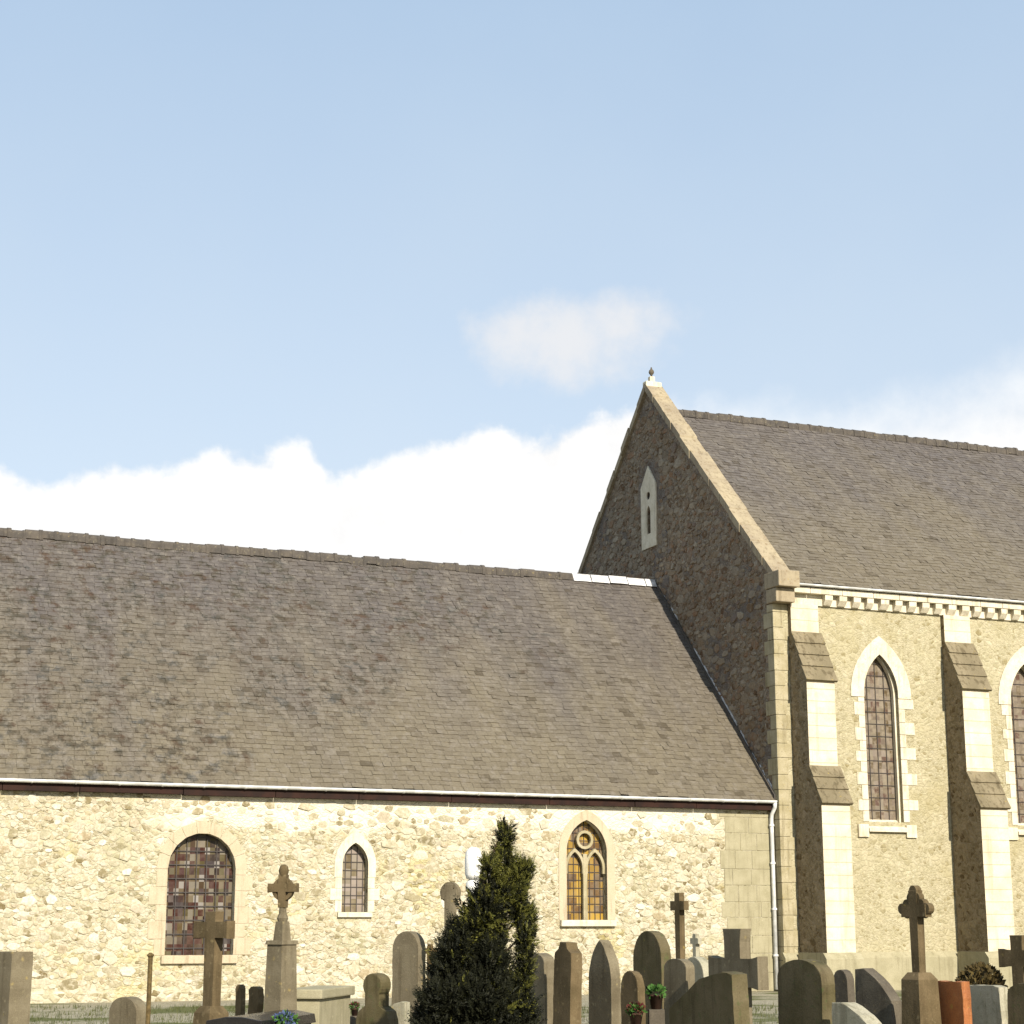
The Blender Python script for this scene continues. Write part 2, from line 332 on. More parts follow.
# gravel ground
gm, N, b = new_mat('pale_gravel'); tc = N.n('TexCoord'); v = tc.outputs['Object']
vo = N.n('TexVoronoi', i_Scale=28.); N.set(vo.inputs['Vector'], v); s_ = N.n('SeparateColor'); N.set(s_.inputs[0], vo.outputs['Color'])
g1 = N.ramp(s_.outputs[0], [(0, (.16, .14, .09)), (.5, (.26, .235, .165)), (1, (.36, .33, .25))])
turf = N.ramp(noise(N, v, 9., 6.), [(.3, (.06, .075, .02)), (.7, (.12, .12, .045))])
N.set(b.inputs['Base Color'], N.mix(N.maprange(noise(N, v, .25, 6., .6), .5, .6), g1, turf)); b.inputs['Roughness'].default_value = .95
bump(N, b, vo.outputs['Distance'], .5, .03); M['ground'] = gm

# ------------------------------------------------------------------ mesh helpers
def link(name, bm, mat, parent=None, smooth=False):
    bmesh.ops.recalc_face_normals(bm, faces=bm.faces)
    me = bpy.data.meshes.new(name); bm.to_mesh(me); bm.free()
    if smooth:
        for p in me.polygons: p.use_smooth = True
    o = bpy.data.objects.new(name, me); col.objects.link(o)
    if mat is not None: me.materials.append(mat)
    if parent is not None: o.parent = parent
    return o
def tag(o, label=None, cat=None, group=None, kind=None):
    if label: o['label'] = label
    if cat: o['category'] = cat
    if group: o['group'] = group
    if kind: o['kind'] = kind
    return o
def empty(name, loc, rz, label, cat, group=None):
    o = bpy.data.objects.new(name, None); col.objects.link(o); o.location = loc; o.rotation_euler = (0, 0, rz); o.empty_display_size = .3
    return tag(o, label, cat, group)
def box(bm, x0, x1, y0, y1, z0, z1, bev=0., jit=0.):
    r = bmesh.ops.create_cube(bm, size=1); vs = r['verts']
    for v in vs:
        v.co = Vector((x0 if v.co.x < 0 else x1, y0 if v.co.y < 0 else y1, z0 if v.co.z < 0 else z1))
        if jit: v.co += Vector((random.uniform(-jit, jit), random.uniform(-jit, jit), random.uniform(-jit, jit)))
    if bev:
        es = list({e for v in vs for e in v.link_edges})
        bmesh.ops.bevel(bm, geom=es, offset=bev, segments=2, affect='EDGES', profile=.6)
def prism(bm, outline, y0, y1, bev=0.):
    """outline in (x, z), extruded from y0 to y1"""
    f = [bm.verts.new((x, y0, z)) for x, z in outline]; k = [bm.verts.new((x, y1, z)) for x, z in outline]
    n = len(f); fa = bm.faces.new(f); fb = bm.faces.new(k[::-1]); sides = []
    for i in range(n): sides.append(bm.faces.new((f[i], k[i], k[(i + 1) % n], f[(i + 1) % n])))
    if bev:
        es = list(fa.edges) + list(fb.edges)
        bmesh.ops.bevel(bm, geom=es, offset=bev, segments=2, affect='EDGES', profile=.6)
def prism_x(bm, outline, x0, x1):
    """outline in (y, z), extruded along x"""
    f = [bm.verts.new((x0, y, z)) for y, z in outline]; k = [bm.verts.new((x1, y, z)) for y, z in outline]
    n = len(f); bm.faces.new(f); bm.faces.new(k[::-1])
    for i in range(n): bm.faces.new((f[i], k[i], k[(i + 1) % n], f[(i + 1) % n]))
def ring(bm, inner, outer, y0, y1, closed=True):
    """frame between two outlines with the same number of points"""
    n = len(inner)
    A = [[bm.verts.new((p[0], y, p[1])) for p in o] for o in (inner, outer) for y in (y0, y1)]   # inF inB outF outB
    rng = range(n) if closed else range(n - 1)
    for i in rng:
        j = (i + 1) % n
        bm.faces.new((A[0][i], A[0][j], A[2][j], A[2][i])); bm.faces.new((A[1][i], A[3][i], A[3][j], A[1][j]))
        bm.faces.new((A[0][i], A[1][i], A[1][j], A[0][j])); bm.faces.new((A[2][i], A[2][j], A[3][j], A[3][i]))
    if not closed:
        for i in (0, n - 1): bm.faces.new((A[0][i], A[1][i], A[3][i], A[2][i]))
def tube(bm, pts, r, seg=10):
    rings = []
    for i, p in enumerate(pts):
        p = Vector(p); d = (Vector(pts[min(i + 1, len(pts) - 1)]) - Vector(pts[max(i - 1, 0)])).normalized()
        q = d.to_track_quat('Z', 'Y'); rad = r[i] if isinstance(r, (list, tuple)) else r
        rings.append([bm.verts.new(p + q @ Vector((math.cos(k * 2 * math.pi / seg) * rad, math.sin(k * 2 * math.pi / seg) * rad, 0))) for k in range(seg)])
    for A, B in zip(rings, rings[1:]):
        for k in range(seg): bm.faces.new((A[k], A[(k + 1) % seg], B[(k + 1) % seg], B[k]))
    bm.faces.new(rings[0][::-1]); bm.faces.new(rings[-1])
def lathe(bm, prof, seg=16, c=(0, 0)):
    rings = [[bm.verts.new((c[0] + math.cos(k * 2 * math.pi / seg) * r, c[1] + math.sin(k * 2 * math.pi / seg) * r, z)) for k in range(seg)] for r, z in prof]
    for A, B in zip(rings, rings[1:]):
        for k in range(seg): bm.faces.new((A[k], A[(k + 1) % seg], B[(k + 1) % seg], B[k]))
    bm.faces.new(rings[0][::-1]); bm.faces.new(rings[-1])
def pointed(cx, w, z0, zs, za, n=10):
    """pointed-arch outline: sill, jambs, two arcs meeting at za"""
    hw = w / 2; h = za - zs; rad = (hw * hw + h * h) / (2 * hw)
    P = [(cx - hw, z0), (cx + hw, z0)]
    a1 = math.asin(min(1, h / rad))
    for i in range(n + 1):
        t = a1 * i / n; P.append((cx + hw - rad + rad * math.cos(t), zs + rad * math.sin(t)))
    for i in range(n - 1, -1, -1):
        t = a1 * i / n; P.append((cx - hw + rad - rad * math.cos(t), zs + rad * math.sin(t)))
    return P
def roundtop(cx, w, z0, zs, za, n=16):
    hw = w / 2; P = [(cx - hw, z0), (cx + hw, z0)]
    for i in range(n + 1):
        t = math.pi * i / n; P.append((cx + hw * math.cos(t), zs + (za - zs) * math.sin(t)))
    return P
def wall_with_holes(bm, outer, holes, y, depth):
    loops = [[Vector((x, z, 0)) for x, z in outer]] + [[Vector((x, z, 0)) for x, z in h] for h in holes]
    flat = [p for l in loops for p in l]
    vs = [bm.verts.new((p.x, y, p.y)) for p in flat]
    for t in tessellate_polygon(loops):
        try: bm.faces.new([vs[i] for i in t])
        except ValueError: pass
    for h in holes:
        a = [bm.verts.new((x, y, z)) for x, z in h]; b_ = [bm.verts.new((x, y + depth, z)) for x, z in h]
        for i in range(len(h)): bm.faces.new((a[i], a[(i + 1) % len(h)], b_[(i + 1) % len(h)], b_[i]))
def fill(bm, outline, y):
    bm.faces.new([bm.verts.new((x, y, z)) for x, z in outline])

# ------------------------------------------------------------------ ground
bm = bmesh.new(); bmesh.ops.create_grid(bm, x_segments=2, y_segments=2, size=1500)
tag(link('ground', bm, M['ground']), kind='structure')

# ------------------------------------------------------------------ church  (x along the axis, y away from the viewer, z up)
TH = 1.172
A_ = Vector((math.sin(TH), math.cos(TH), 0)); B_ = Vector((-math.cos(TH), math.sin(TH), 0))
ORG = A_ * 26.0368 + B_ * 43.647
ch = empty('church', ORG, math.pi / 2 - TH, 'old stone church with a long slate roofed nave and a taller buttressed choir', 'church')
NL, NW, NE, NR = -46.0, 13.244, 5.0, 12.085          # nave west end, width, eaves, ridge
CY0, CY1, CE, CR, CYM, CL = -.341, 14.263, 10.907, 17.807, 6.961, 21.0

def inside(p, poly):
    r = False; n = len(poly)
    for i in range(n):
        (x1, z1), (x2, z2) = poly[i], poly[(i + 1) % n]
        if (z1 > p[1]) != (z2 > p[1]) and p[0] < (x2 - x1) * (p[1] - z1) / (z2 - z1) + x1: r = not r
    return r
def stone_pads(bm, x0, x1, z0, z1, y, ok, tries, rmin, rmax, mi, proud=.02):
    """the larger facing stones, each standing a little proud of the mortar"""
    cells = {}; cs_ = rmax * 2.2
    for _ in range(tries):
        x, z = random.uniform(x0, x1), random.uniform(z0, z1); r = rmin + (rmax - rmin) * random.random() ** 1.7; ci, cj = int(x // cs_), int(z // cs_)
        if not ok(x, z, r): continue
        if any(((x - a) / 1.12) ** 2 + ((z - c) * 1.25) ** 2 < ((r + q) * .93) ** 2 for i in (-1, 0, 1) for j in (-1, 0, 1) for a, c, q in cells.get((ci + i, cj + j), ())): continue
        cells.setdefault((ci, cj), []).append((x, z, r))
        n = random.choice((5, 6, 6, 7)); rot = random.uniform(0, 6.28); asp = random.uniform(1.0, 1.5); pr = proud * random.uniform(.4, 1.)
        R0 = [r * random.uniform(.78, 1.14) for _ in range(n)]; tx, tz = random.gauss(0, .07), random.gauss(0, .07)
        rings = []
        for k, (sc, dy) in enumerate(((1.04, .004), (.97, -pr * .7), (.78, -pr))):
            rings.append([bm.verts.new((x + R0[i] * sc * asp * math.cos(rot + i * 6.283 / n), y + dy + (tx * R0[i] * math.cos(rot + i * 6.283 / n) + tz * R0[i] * math.sin(rot + i * 6.283 / n)) * (k > 0), z + R0[i] * sc / asp * math.sin(rot + i * 6.283 / n))) for i in range(n)])
        for A, B in zip(rings, rings[1:]):
            for i in range(n): bm.faces.new((A[i], A[(i + 1) % n], B[(i + 1) % n], B[i])).material_index = mi
        bm.faces.new(rings[-1]).material_index = mi
# nave windows
big_o = roundtop(-15.6, 1.62, 1.03, 3.0, 3.84)
lan_o = pointed(-11.81, .66, 2.02, 3.15, 3.68)
win_o = pointed(-5.58, 1.14, 1.84, 3.55, 4.36)
bm = bmesh.new()
wall_with_holes(bm, [(NL, 0), (-.0, 0), (-.0, NE), (NL, NE)], [big_o, lan_o, win_o], 0, .34)
for q in ([(NL, 0, 0), (NL, NW, 0), (NL, NW, NE), (NL, NW / 2, NR), (NL, 0, NE)], [(NL, NW, 0), (0, NW, 0), (0, NW, NE), (NL, NW, NE)]):
    bm.faces.new([bm.verts.new(p) for p in q])
def nave_ok(x, z, r):
    for cx_, hw, zb, zt in ((-15.6, 1.3, .75, 4.2), (-11.81, .72, 1.85, 4.0), (-5.58, .9, 1.6, 4.7)):
        if cx_ - hw - r < x < cx_ + hw + r and zb - r < z < zt + r: return False
    return z < 4.6 and not (z > 4.0 and -15 < x and random.random() < .6)
stone_pads(bm, -26, -1.85, .36, 4.6, 0, nave_ok, 16000, .06, .2, 1)
nw = link('nave_wall', bm, M['nave_wall'], ch); nw.data.materials.append(M['nave_pads'])
bm = bmesh.new(); z = 0.0; k = 0
while z < 4.55:                                               # dressed quoins beside the choir
    hh = random.uniform(.4, .52); wd = 1.66 if k % 3 == 1 else random.choice((1.5, 1.56)); x = -.012; wd0 = 0
    while wd0 < wd - .2:
        bw = min(random.uniform(.45, .8), wd - wd0)
        if wd - wd0 - bw < .25: bw = wd - wd0
        box(bm, x - bw + .006, x - .006, -.012 - random.uniform(0, .006), .08, z + .006, min(z + hh, 4.62) - .006, .008)
        x -= bw; wd0 += bw
    z += hh; k += 1
link('quoin', bm, M['quoin'], nw)
bm = bmesh.new(); prism_x(bm, [(-.1, 0), (-.1, .2), (-.005, .28), (-.005, 0)], NL, -1.7); link('plinth', bm, M['nave_wall'], nw)

def bars(outline, x_step, z_step, y, r, x0, z0):
    """lead / iron bars clipped to the outline"""
    xs = [p[0] for p in outline]; zs = [p[1] for p in outline]; bm = bmesh.new(); n = len(outline)
    def cross(val, ax):
        res = []
        for i in range(n):
            p, q = outline[i], outline[(i + 1) % n]
            if (p[ax] - val) * (q[ax] - val) < 0: res.append(p[1 - ax] + (q[1 - ax] - p[1 - ax]) * (val - p[ax]) / (q[ax] - p[ax]))
        return (min(res), max(res)) if len(res) > 1 else None
    x = x0
    while x < max(xs):
        c = cross(x, 0)
        if x > min(xs) and c: box(bm, x - r, x + r, y - r, y + r, c[0], c[1])
        x += x_step
    z = z0
    while z < max(zs):
        c = cross(z, 1)
        if z > min(zs) and c: box(bm, c[0], c[1], y - r * .6, y + r * .6, z - r, z + r)
        z += z_step
    return bm
def offset_arch(o, cx, zc, dx, dz, dz0):
    """grow an arch outline outwards by fixed margins"""
    zs = [p[1] for p in o]; z0 = min(zs); za = max(zs); hw = max(abs(p[0] - cx) for p in o)
    P = []
    for x, z in o: P.append((cx + (x - cx) * (hw + dx) / hw, z0 - dz0 if z == z0 else zc + (z - zc) * (1 + dz / (za - zc)) if z > zc else z))
    return P

# big round-headed window
wr = link('window', (lambda b: (fill(b, big_o, .26), b)[1])(bmesh.new()), M['glass_dark'], ch); tag(wr, 'large round headed leaded window of the nave')
link('glazing_bars', bars(big_o, .24, .32, .23, .011, -16.4 + .24, 1.03 + .16), M['lead_came'], wr)
bm = bmesh.new()                                              # block surround
for side in (-1, 1):
    z = 1.03; k = 0
    while z < 3.0:
        hh = random.uniform(.3, .42); wd = .42 if (k + (side > 0)) % 2 else .26; xi = -15.6 + side * .812
        box(bm, min(xi, xi + side * wd), max(xi, xi + side * wd), -.012, .1, z + .005, min(z + hh, 3.02) - .005, .01); z += hh; k += 1
nv = 9
for i in range(nv):
    t0, t1 = math.pi * i / nv + .012, math.pi * (i + 1) / nv - .012
    P = [(-15.6 + (.815 + d) * math.cos(t), 3.0 + (.845 + d) * math.sin(t)) for d, t in ((0, t0), (.27, t0), (.27, t1), (0, t1))]
    prism(bm, P, -.014, .1)
link('frame', bm, M['warm_surround'], wr)
bm = bmesh.new(); box(bm, -16.5, -14.7, -.09, .2, .84, 1.025, .015); link('sill', bm, M['warm_surround'], wr)

def lancet(outline, cx, zc, glass, frame_mat, label, m, sill, yglass=.24, blocks=False, bar=(.15, .2)):
    wnd = link('window', (lambda b: (fill(b, outline, yglass), b)[1])(bmesh.new()), glass, ch); wnd['label'] = label
    xs = [p[0] for p in outline]; z0 = min(p[1] for p in outline)
    link('glazing_bars', bars(outline, bar[0], bar[1], yglass - .015, .008, min(xs) + bar[0], z0 + bar[1]), M['lead_came'], wnd)
    return wnd
w1 = lancet(lan_o, -11.81, 3.15, M['glass_grey'], None, 'small pointed lancet window of the nave', 0, 0)
bm = bmesh.new(); oi = lan_o[1:] + lan_o[:1]; oo = offset_arch(lan_o, -11.81, 3.15, .2, .28, 0); oo = oo[1:] + oo[:1]
k0 = next(i for i, p in enumerate(oi) if p[1] >= 2.9)
inn = [(oi[0][0], 2.85)] + oi[1:-1] + [(oi[-1][0], 2.85)]; ouu = [(oo[0][0], 2.85)] + oo[1:-1] + [(oo[-1][0], 2.85)]
ring(bm, inn, ouu, -.02, .06, closed=False)
for side in (-1, 1):
    z = 2.02; k = 0
    while z < 2.8:
        xi = -11.81 + side * .332; wd = .3 if k % 2 else .17; box(bm, min(xi, xi + side * wd), max(xi, xi + side * wd), -.014, .06, z + .005, min(z + .28, 2.845), .008); z += .28; k += 1
link('frame', bm, M['surround'], w1)
bm = bmesh.new(); box(bm, -12.25, -11.37, -.08, .16, 1.9, 2.015, .012); link('sill', bm, M['surround'], w1)

w2 = lancet(win_o, -5.58, 3.55, M['glass_amber'], None, 'two-light pointed window of the nave with amber panes', 0, 0)
bm = bmesh.new(); oi = win_o[1:] + win_o[:1]; oo = offset_arch(win_o, -5.58, 3.55, .22, .26, 0); oo = oo[1:] + oo[:1]
ring(bm, oi, oo, -.02, .1, closed=False); link('frame', bm, M['warm_surround'], w2)
bm = bmesh.new()                                              # central mullion and two cusped heads
box(bm, -5.64, -5.52, .08, .2, 1.84, 3.5, .015)
for cx_ in (-5.865, -5.295):
    o1 = pointed(cx_, .42, 3.0, 3.15, 3.55); o2 = offset_arch(o1, cx_, 3.15, .07, .09, 0)
    ring(bm, o1[1:] + o1[:1], o2[1:] + o2[:1], .09, .19, closed=False)
circ = [(-5.58 + .17 * math.cos(t * math.pi / 8), 3.86 + .17 * math.sin(t * math.pi / 8)) for t in range(16)]
circ2 = [(-5.58 + .24 * math.cos(t * math.pi / 8), 3.86 + .24 * math.sin(t * math.pi / 8)) for t in range(16)]
ring(bm, circ, circ2, .085, .185); link('tracery', bm, M['corner_quoin'], w2)
bm = bmesh.new(); box(bm, -6.35, -4.8, -.12, .2, 1.68, 1.835, .015); link('sill', bm, M['surround'], w2)

# ---- slates, laid course by course
def slates(bm, x0, x1, y0, z0, y1, z1, width, expo, skip=None):
    L = math.hypot(y1 - y0, z1 - z0); uy, uz = (y1 - y0) / L, (z1 - z0) / L; ny, nz = -uz, uy
    if nz < 0: ny, nz = -ny, -nz
    rows = int(L / expo)
    ph = [random.uniform(0, 6.28) for _ in range(6)]
    def P(x, s, h):
        h += (.016 * math.sin(x * .55 + ph[0]) * math.sin(s * .7 + ph[1]) + .008 * math.sin(x * 1.7 + s * .9 + ph[2]) + .004 * math.sin(x * 4.1 - s * 2.3 + ph[3])) * min(1, max(0, s) * 2)
        s += .02 * math.sin(x * .9 + ph[4]) + .012 * math.sin(x * 2.7 + ph[5])
        return bm.verts.new((x, y0 + uy * s + ny * h, z0 + uz * s + nz * h))
    for r in range(rows + 1):
        s = r * expo; x = x0 - random.uniform(0, width)
        while x < x1:
            wd = width * random.uniform(.8, 1.2); a0, a1 = max(x, x0), min(x + wd - .006, x1); x += wd
            if a1 - a0 < .03: continue
            s0 = s + random.gauss(0, .013); s1 = min(s + expo * 1.5, L); h0 = .02 + random.gauss(0, .004); h1 = .004 + random.gauss(0, .0012); tl = random.gauss(0, .0042)
            if s0 >= s1 - .02: continue
            if random.random() < .012: tl += random.choice((-1, 1)) * .012; s0 -= .02
            p = [P(a0, s0, h0 + tl), P(a1, s0, h0 - tl), P(a1, s1, h1), P(a0, s1, h1)]
            q = [P(a0, s0, h0 + tl - .012), P(a1, s0, h0 - tl - .012)]
            bm.faces.new(p); bm.faces.new((q[0], q[1], p[1], p[0]))
def roof(name, x0, x1, y0, y1, ze, ym, zr, mat, drop, oh, ce_label=None):
    tan = (zr - ze) / (ym - y0)
    bm = bmesh.new()
    ys, zs_ = y0 - oh, ze - drop
    slates(bm, x0, x1, ys, zs_, ym, zr, .27, .17)
    # boarding under the slates and the far slope
    U = .09
    bm.faces.new([bm.verts.new(p) for p in ((x0, ys, zs_ - U), (x1, ys, zs_ - U), (x1, ym, zr - U), (x0, ym, zr - U))])
    bm.faces.new([bm.verts.new(p) for p in ((x0, y1 + oh, zs_), (x1, y1 + oh, zs_), (x1, ym, zr), (x0, ym, zr))])
    me = bpy.data.meshes.new(name); bm.to_mesh(me); bm.free(); me.materials.append(mat)
    o = bpy.data.objects.new(name, me); col.objects.link(o); o.parent = ch; return o
nr = roof('nave_roof', NL - .2, -.03, 0, NW, NE, NW / 2, NR, M['slate_nave'], .02, .2)
cr_ = roof('choir_roof', .42, CL, CY0, CY1, CE, CYM, CR, M['slate_choir'], -.02, .28)
def ridge_tiles(x0, x1, y, z, parent, r=.15, step=.42):
    bm = bmesh.new(); x = x0
    while x < x1 - .05:
        l = min(step * random.uniform(.95, 1.05), x1 - x); dz = random.gauss(0, .014); rr = r * random.uniform(.92, 1.1); n = 7
        prof = [(-rr * 1.1, -rr * .95)] + [(rr * math.cos(math.pi - i * math.pi / n) , rr * .72 * math.sin(i * math.pi / n)) for i in range(n + 1)] + [(rr * 1.1, -rr * .95)]
        prism_x(bm, [(y + a, z + b_ + dz) for a, b_ in prof], x + .004, x + l)
        if random.random() < .85:
            c = random.uniform(.02, .05); prism_x(bm, [(y + a * 1.12, z + b_ * 1.16 + dz) for a, b_ in prof], x + l - .06, x + l + c)
        x += l
    return link('ridge_tiles', bm, M['ridge'], parent)
ridge_tiles(NL - .2, -2.9, NW / 2, NR + .03, nr)
ridge_tiles(.42, CL, CYM, CR + .03, cr_)
bm = bmesh.new(); x = -2.9                                      # lead capping on the last stretch of nave ridge
while x < -.06:
    l = min(.62, -.05 - x); d = random.gauss(0, .01)
    prism_x(bm, [(NW / 2 - .2, NR - .12 + d), (NW / 2 - .17, NR - .06 + d), (NW / 2 - .05, NR + .13 + d), (NW / 2 + .05, NR + .13 + d), (NW / 2 + .17, NR - .06 + d), (NW / 2 + .2, NR - .12 + d)], x + .01, x + l - .02); x += l
tag(link('ridge_capping', bm, M['lead'], nr), 'pale lead capping on the ridge next to the gable')
bm = bmesh.new(); n = 34; lo_, hi_ = [], []                     # stepped flashing where the roof meets the gable
for i in range(n):
    wgt = random.choice((.02, .1, .16, .17))
    for q in ((i + .05) / n, (i + .95) / n):
        y_, z_ = -.2 + (NW / 2 + .2) * q, NE - .02 + (NR - NE) * q
        lo_.append((y_, z_ + .03)); hi_.append((y_, z_ + .05 + wgt))
prism_x(bm, lo_ + hi_[::-1], -.028, -.006)
link('flashing', bm, M['lead'], nr)
bm = bmesh.new()
prism_x(bm, [(-.2, NE + .0), (NW / 2 - .2, NR - .19), (NW / 2 - .2, NR - .06), (-.2, NE + .13)], -.075, -.032)
link('flashing', bm, M['ridge'], nr)

# ---- rainwater goods of the nave
def half_gutter(bm, x0, x1, yc, zc, r, seg=8):
    P = [(yc + r * math.cos(math.pi + i * math.pi / seg), zc + r * math.sin(math.pi + i * math.pi / seg)) for i in range(seg + 1)]
    Q = [(yc + (r - .012) * math.cos(math.pi + i * math.pi / seg), zc + .004 + (r - .012) * math.sin(math.pi + i * math.pi / seg)) for i in range(seg + 1)][::-1]
    prism_x(bm, P + Q, x0, x1)
bm = bmesh.new(); half_gutter(bm, NL, -.07, -.27, 4.97, .075); x = NL + .3
while x < -.1:
    half_gutter(bm, x, x + .04, -.27, 4.968, .084); x += 1.0
link('gutter', bm, M['zinc'], ch)
bm = bmesh.new(); x = NL
while x < -.1:
    l = min(random.uniform(1.6, 2.8), -.02 - x); box(bm, x, x + l - .012, -.19 + random.gauss(0, .004), -.004, 4.715 + random.gauss(0, .008), 4.9, .006); x += l
link('fascia', bm, M['fascia'], ch)
bm = bmesh.new(); tube(bm, [(-.1, -.27, 4.92), (-.1, -.26, 4.8), (-.12, -.12, 4.62), (-.12, -.09, 4.5), (-.12, -.09, .05)], .055, 12)
dp = link('downpipe', bm, M['zinc'], ch, True)
for z in (.9, 2.1, 3.3, 4.3):
    bm = bmesh.new(); tube(bm, [(-.12, -.09, z), (-.12, -.09, z + .05)], .072, 12); box(bm, -.13, -.11, -.05, .02, z + .01, z + .04); link('bracket', bm, M['zinc'], dp)

# ---- west gable of the choir
bm = bmesh.new()
gz = lambda y: 18.45 - abs(y - CYM) * (18.45 - 11.05) / 7.42
slit_c = [(CYM + .13 * math.cos(t * math.pi / 6), 14.98 + .13 * math.sin(t * math.pi / 6)) for t in range(12)]
slit_l = pointed(CYM, .26, 13.75, 14.42, 14.66, 5)
sur = [(CYM - .5, 13.3), (CYM + .5, 13.3), (CYM + .52, 15.3), (CYM, 15.95), (CYM - .52, 15.3)]
def swap(bmx):   # built in the (x,z) plane, turned into the gable plane (y,z), front towards -x
    for v in bmx.verts: v.co = Vector((v.co.y, v.co.x, v.co.z))
wall_with_holes(bm, [(CY0, 0), (CY1, 0), (CY1, gz(CY1)), (CYM, 18.45), (CY0, gz(CY0))], [slit_c, slit_l], 0, .4)
stone_pads(bm, CY0, CY1, 4.6, 18.3, 0, lambda x, z, r: z < gz(x) - .35 - r and CY0 + .55 + r < x and not (abs(x - CYM) < .65 + r and 13.2 - r < z < 16 + r), 14000, .07, .2, 1, .035)
swap(bm)
for q in ([(.4, CY0, 0), (.4, CY1, 0), (.4, CY1, gz(CY1)), (.4, CYM, 18.45), (.4, CY0, gz(CY0))],):
    bm.faces.new([bm.verts.new(p) for p in q])
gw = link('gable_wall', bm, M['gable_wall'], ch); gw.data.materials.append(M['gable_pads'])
bm = bmesh.new(); wall_with_holes(bm, sur, [slit_c, slit_l], -.04, .045)
A0 = [(x, z) for x, z in sur]
for i in range(5):
    p, q = A0[i], A0[(i + 1) % 5]; bm.faces.new([bm.verts.new(c) for c in ((p[0], -.04, p[1]), (q[0], -.04, q[1]), (q[0], .01, q[1]), (p[0], .01, p[1]))])
swap(bm); sw = link('window', bm, M['surround'], gw); tag(sw, 'narrow slit window with a round eye above high in the gable')
bm = bmesh.new()
for i in range(13):
    pass
box(bm, .3, .38, CYM - .25, CYM + .25, 13.6, 15.25); link('opening', bm, M['black'], sw)
bm = bmesh.new()                                              # coping stones on both slopes
for side in (-1, 1):
    n = 13; y_end = 7.55
    for i in range(n):
        s0, s1 = i / n + .002, (i + 1) / n - .002
        dz = random.gauss(0, .012); dx = random.gauss(0, .015)
        def yz(s, h): 
            yy = y_end * (1 - s); zz = 18.66 - yy * (18.66 - 11.12) / 7.55 + h; return (CYM + side * yy, zz + dz)
        prism_x(bm, [yz(s0, -.24), yz(s1, -.24), yz(s1, .02), yz(s0, .02)], -.1 + dx, .5 + dx)
link('coping', bm, M['coping'], gw)
bm = bmesh.new(); box(bm, -.12, .55, CY0 - .55, CY0 + .25, 10.75, 11.2, .03); box(bm, -.1, .5, CY0 - .35, CY0 + .2, 10.35, 10.74, .03)
tag(link('kneeler', bm, M['coping'], gw), 'kneeler block at the foot of the coping')
bm = bmesh.new(); box(bm, -.1, .46, CYM - .13, CYM + .13, 18.5, 18.74, .03)
box(bm, .07, .25, CYM - .08, CYM + .08, 18.73, 18.92, .02)
fin = link('finial', bm, M['surround'], gw)
bm = bmesh.new(); lathe(bm, [(.03, 18.91), (.03, 18.98), (.07, 19.02), (.09, 19.08), (.07, 19.14), (.03, 19.18), (.02, 19.24)], 12, (.16, CYM)); link('ball', bm, M['dark_stone'], fin, True)

# ---- choir south wall with its lancets
ch_wins = [(3.38, None), (8.36, None), (13.34, None), (18.3, None)]
outs = [pointed(c, 1.12, 4.47, 8.0, 9.12) for c, _ in ch_wins]
bm = bmesh.new(); wall_with_holes(bm, [(.001, 0), (CL, 0), (CL, 10.6), (.001, 10.6)], outs, CY0, .38)
for q in ([(CL, CY0, 0), (CL, CY1, 0), (CL, CY1, CE), (CL, CYM, CR), (CL, CY0, CE)], [(.4, CY1, 0), (CL, CY1, 0), (CL, CY1, CE), (.4, CY1, CE)]):
    bm.faces.new([bm.verts.new(p) for p in q])
cw = link('choir_wall', bm, M['choir_wall'], ch)
bm = bmesh.new(); z = 0; k = 0
while z < 10.3:
    hh = random.uniform(.34, .46); wd = .43 if k % 2 else .3
    box(bm, -.02 - random.uniform(0, .012), wd, CY0 - .02, CY0 + (.3 if k % 2 else .5), z + .006, min(z + hh, 10.34) - .006, .01); z += hh; k += 1
link('quoin', bm, M['corner_quoin'], cw)
bm = bmesh.new(); prism_x(bm, [(CY0 - .14, 0), (CY0 - .14, .85), (CY0 - .004, 1.0), (CY0 - .004, 0)], -.06, CL); link('plinth', bm, M['quoin'], cw)
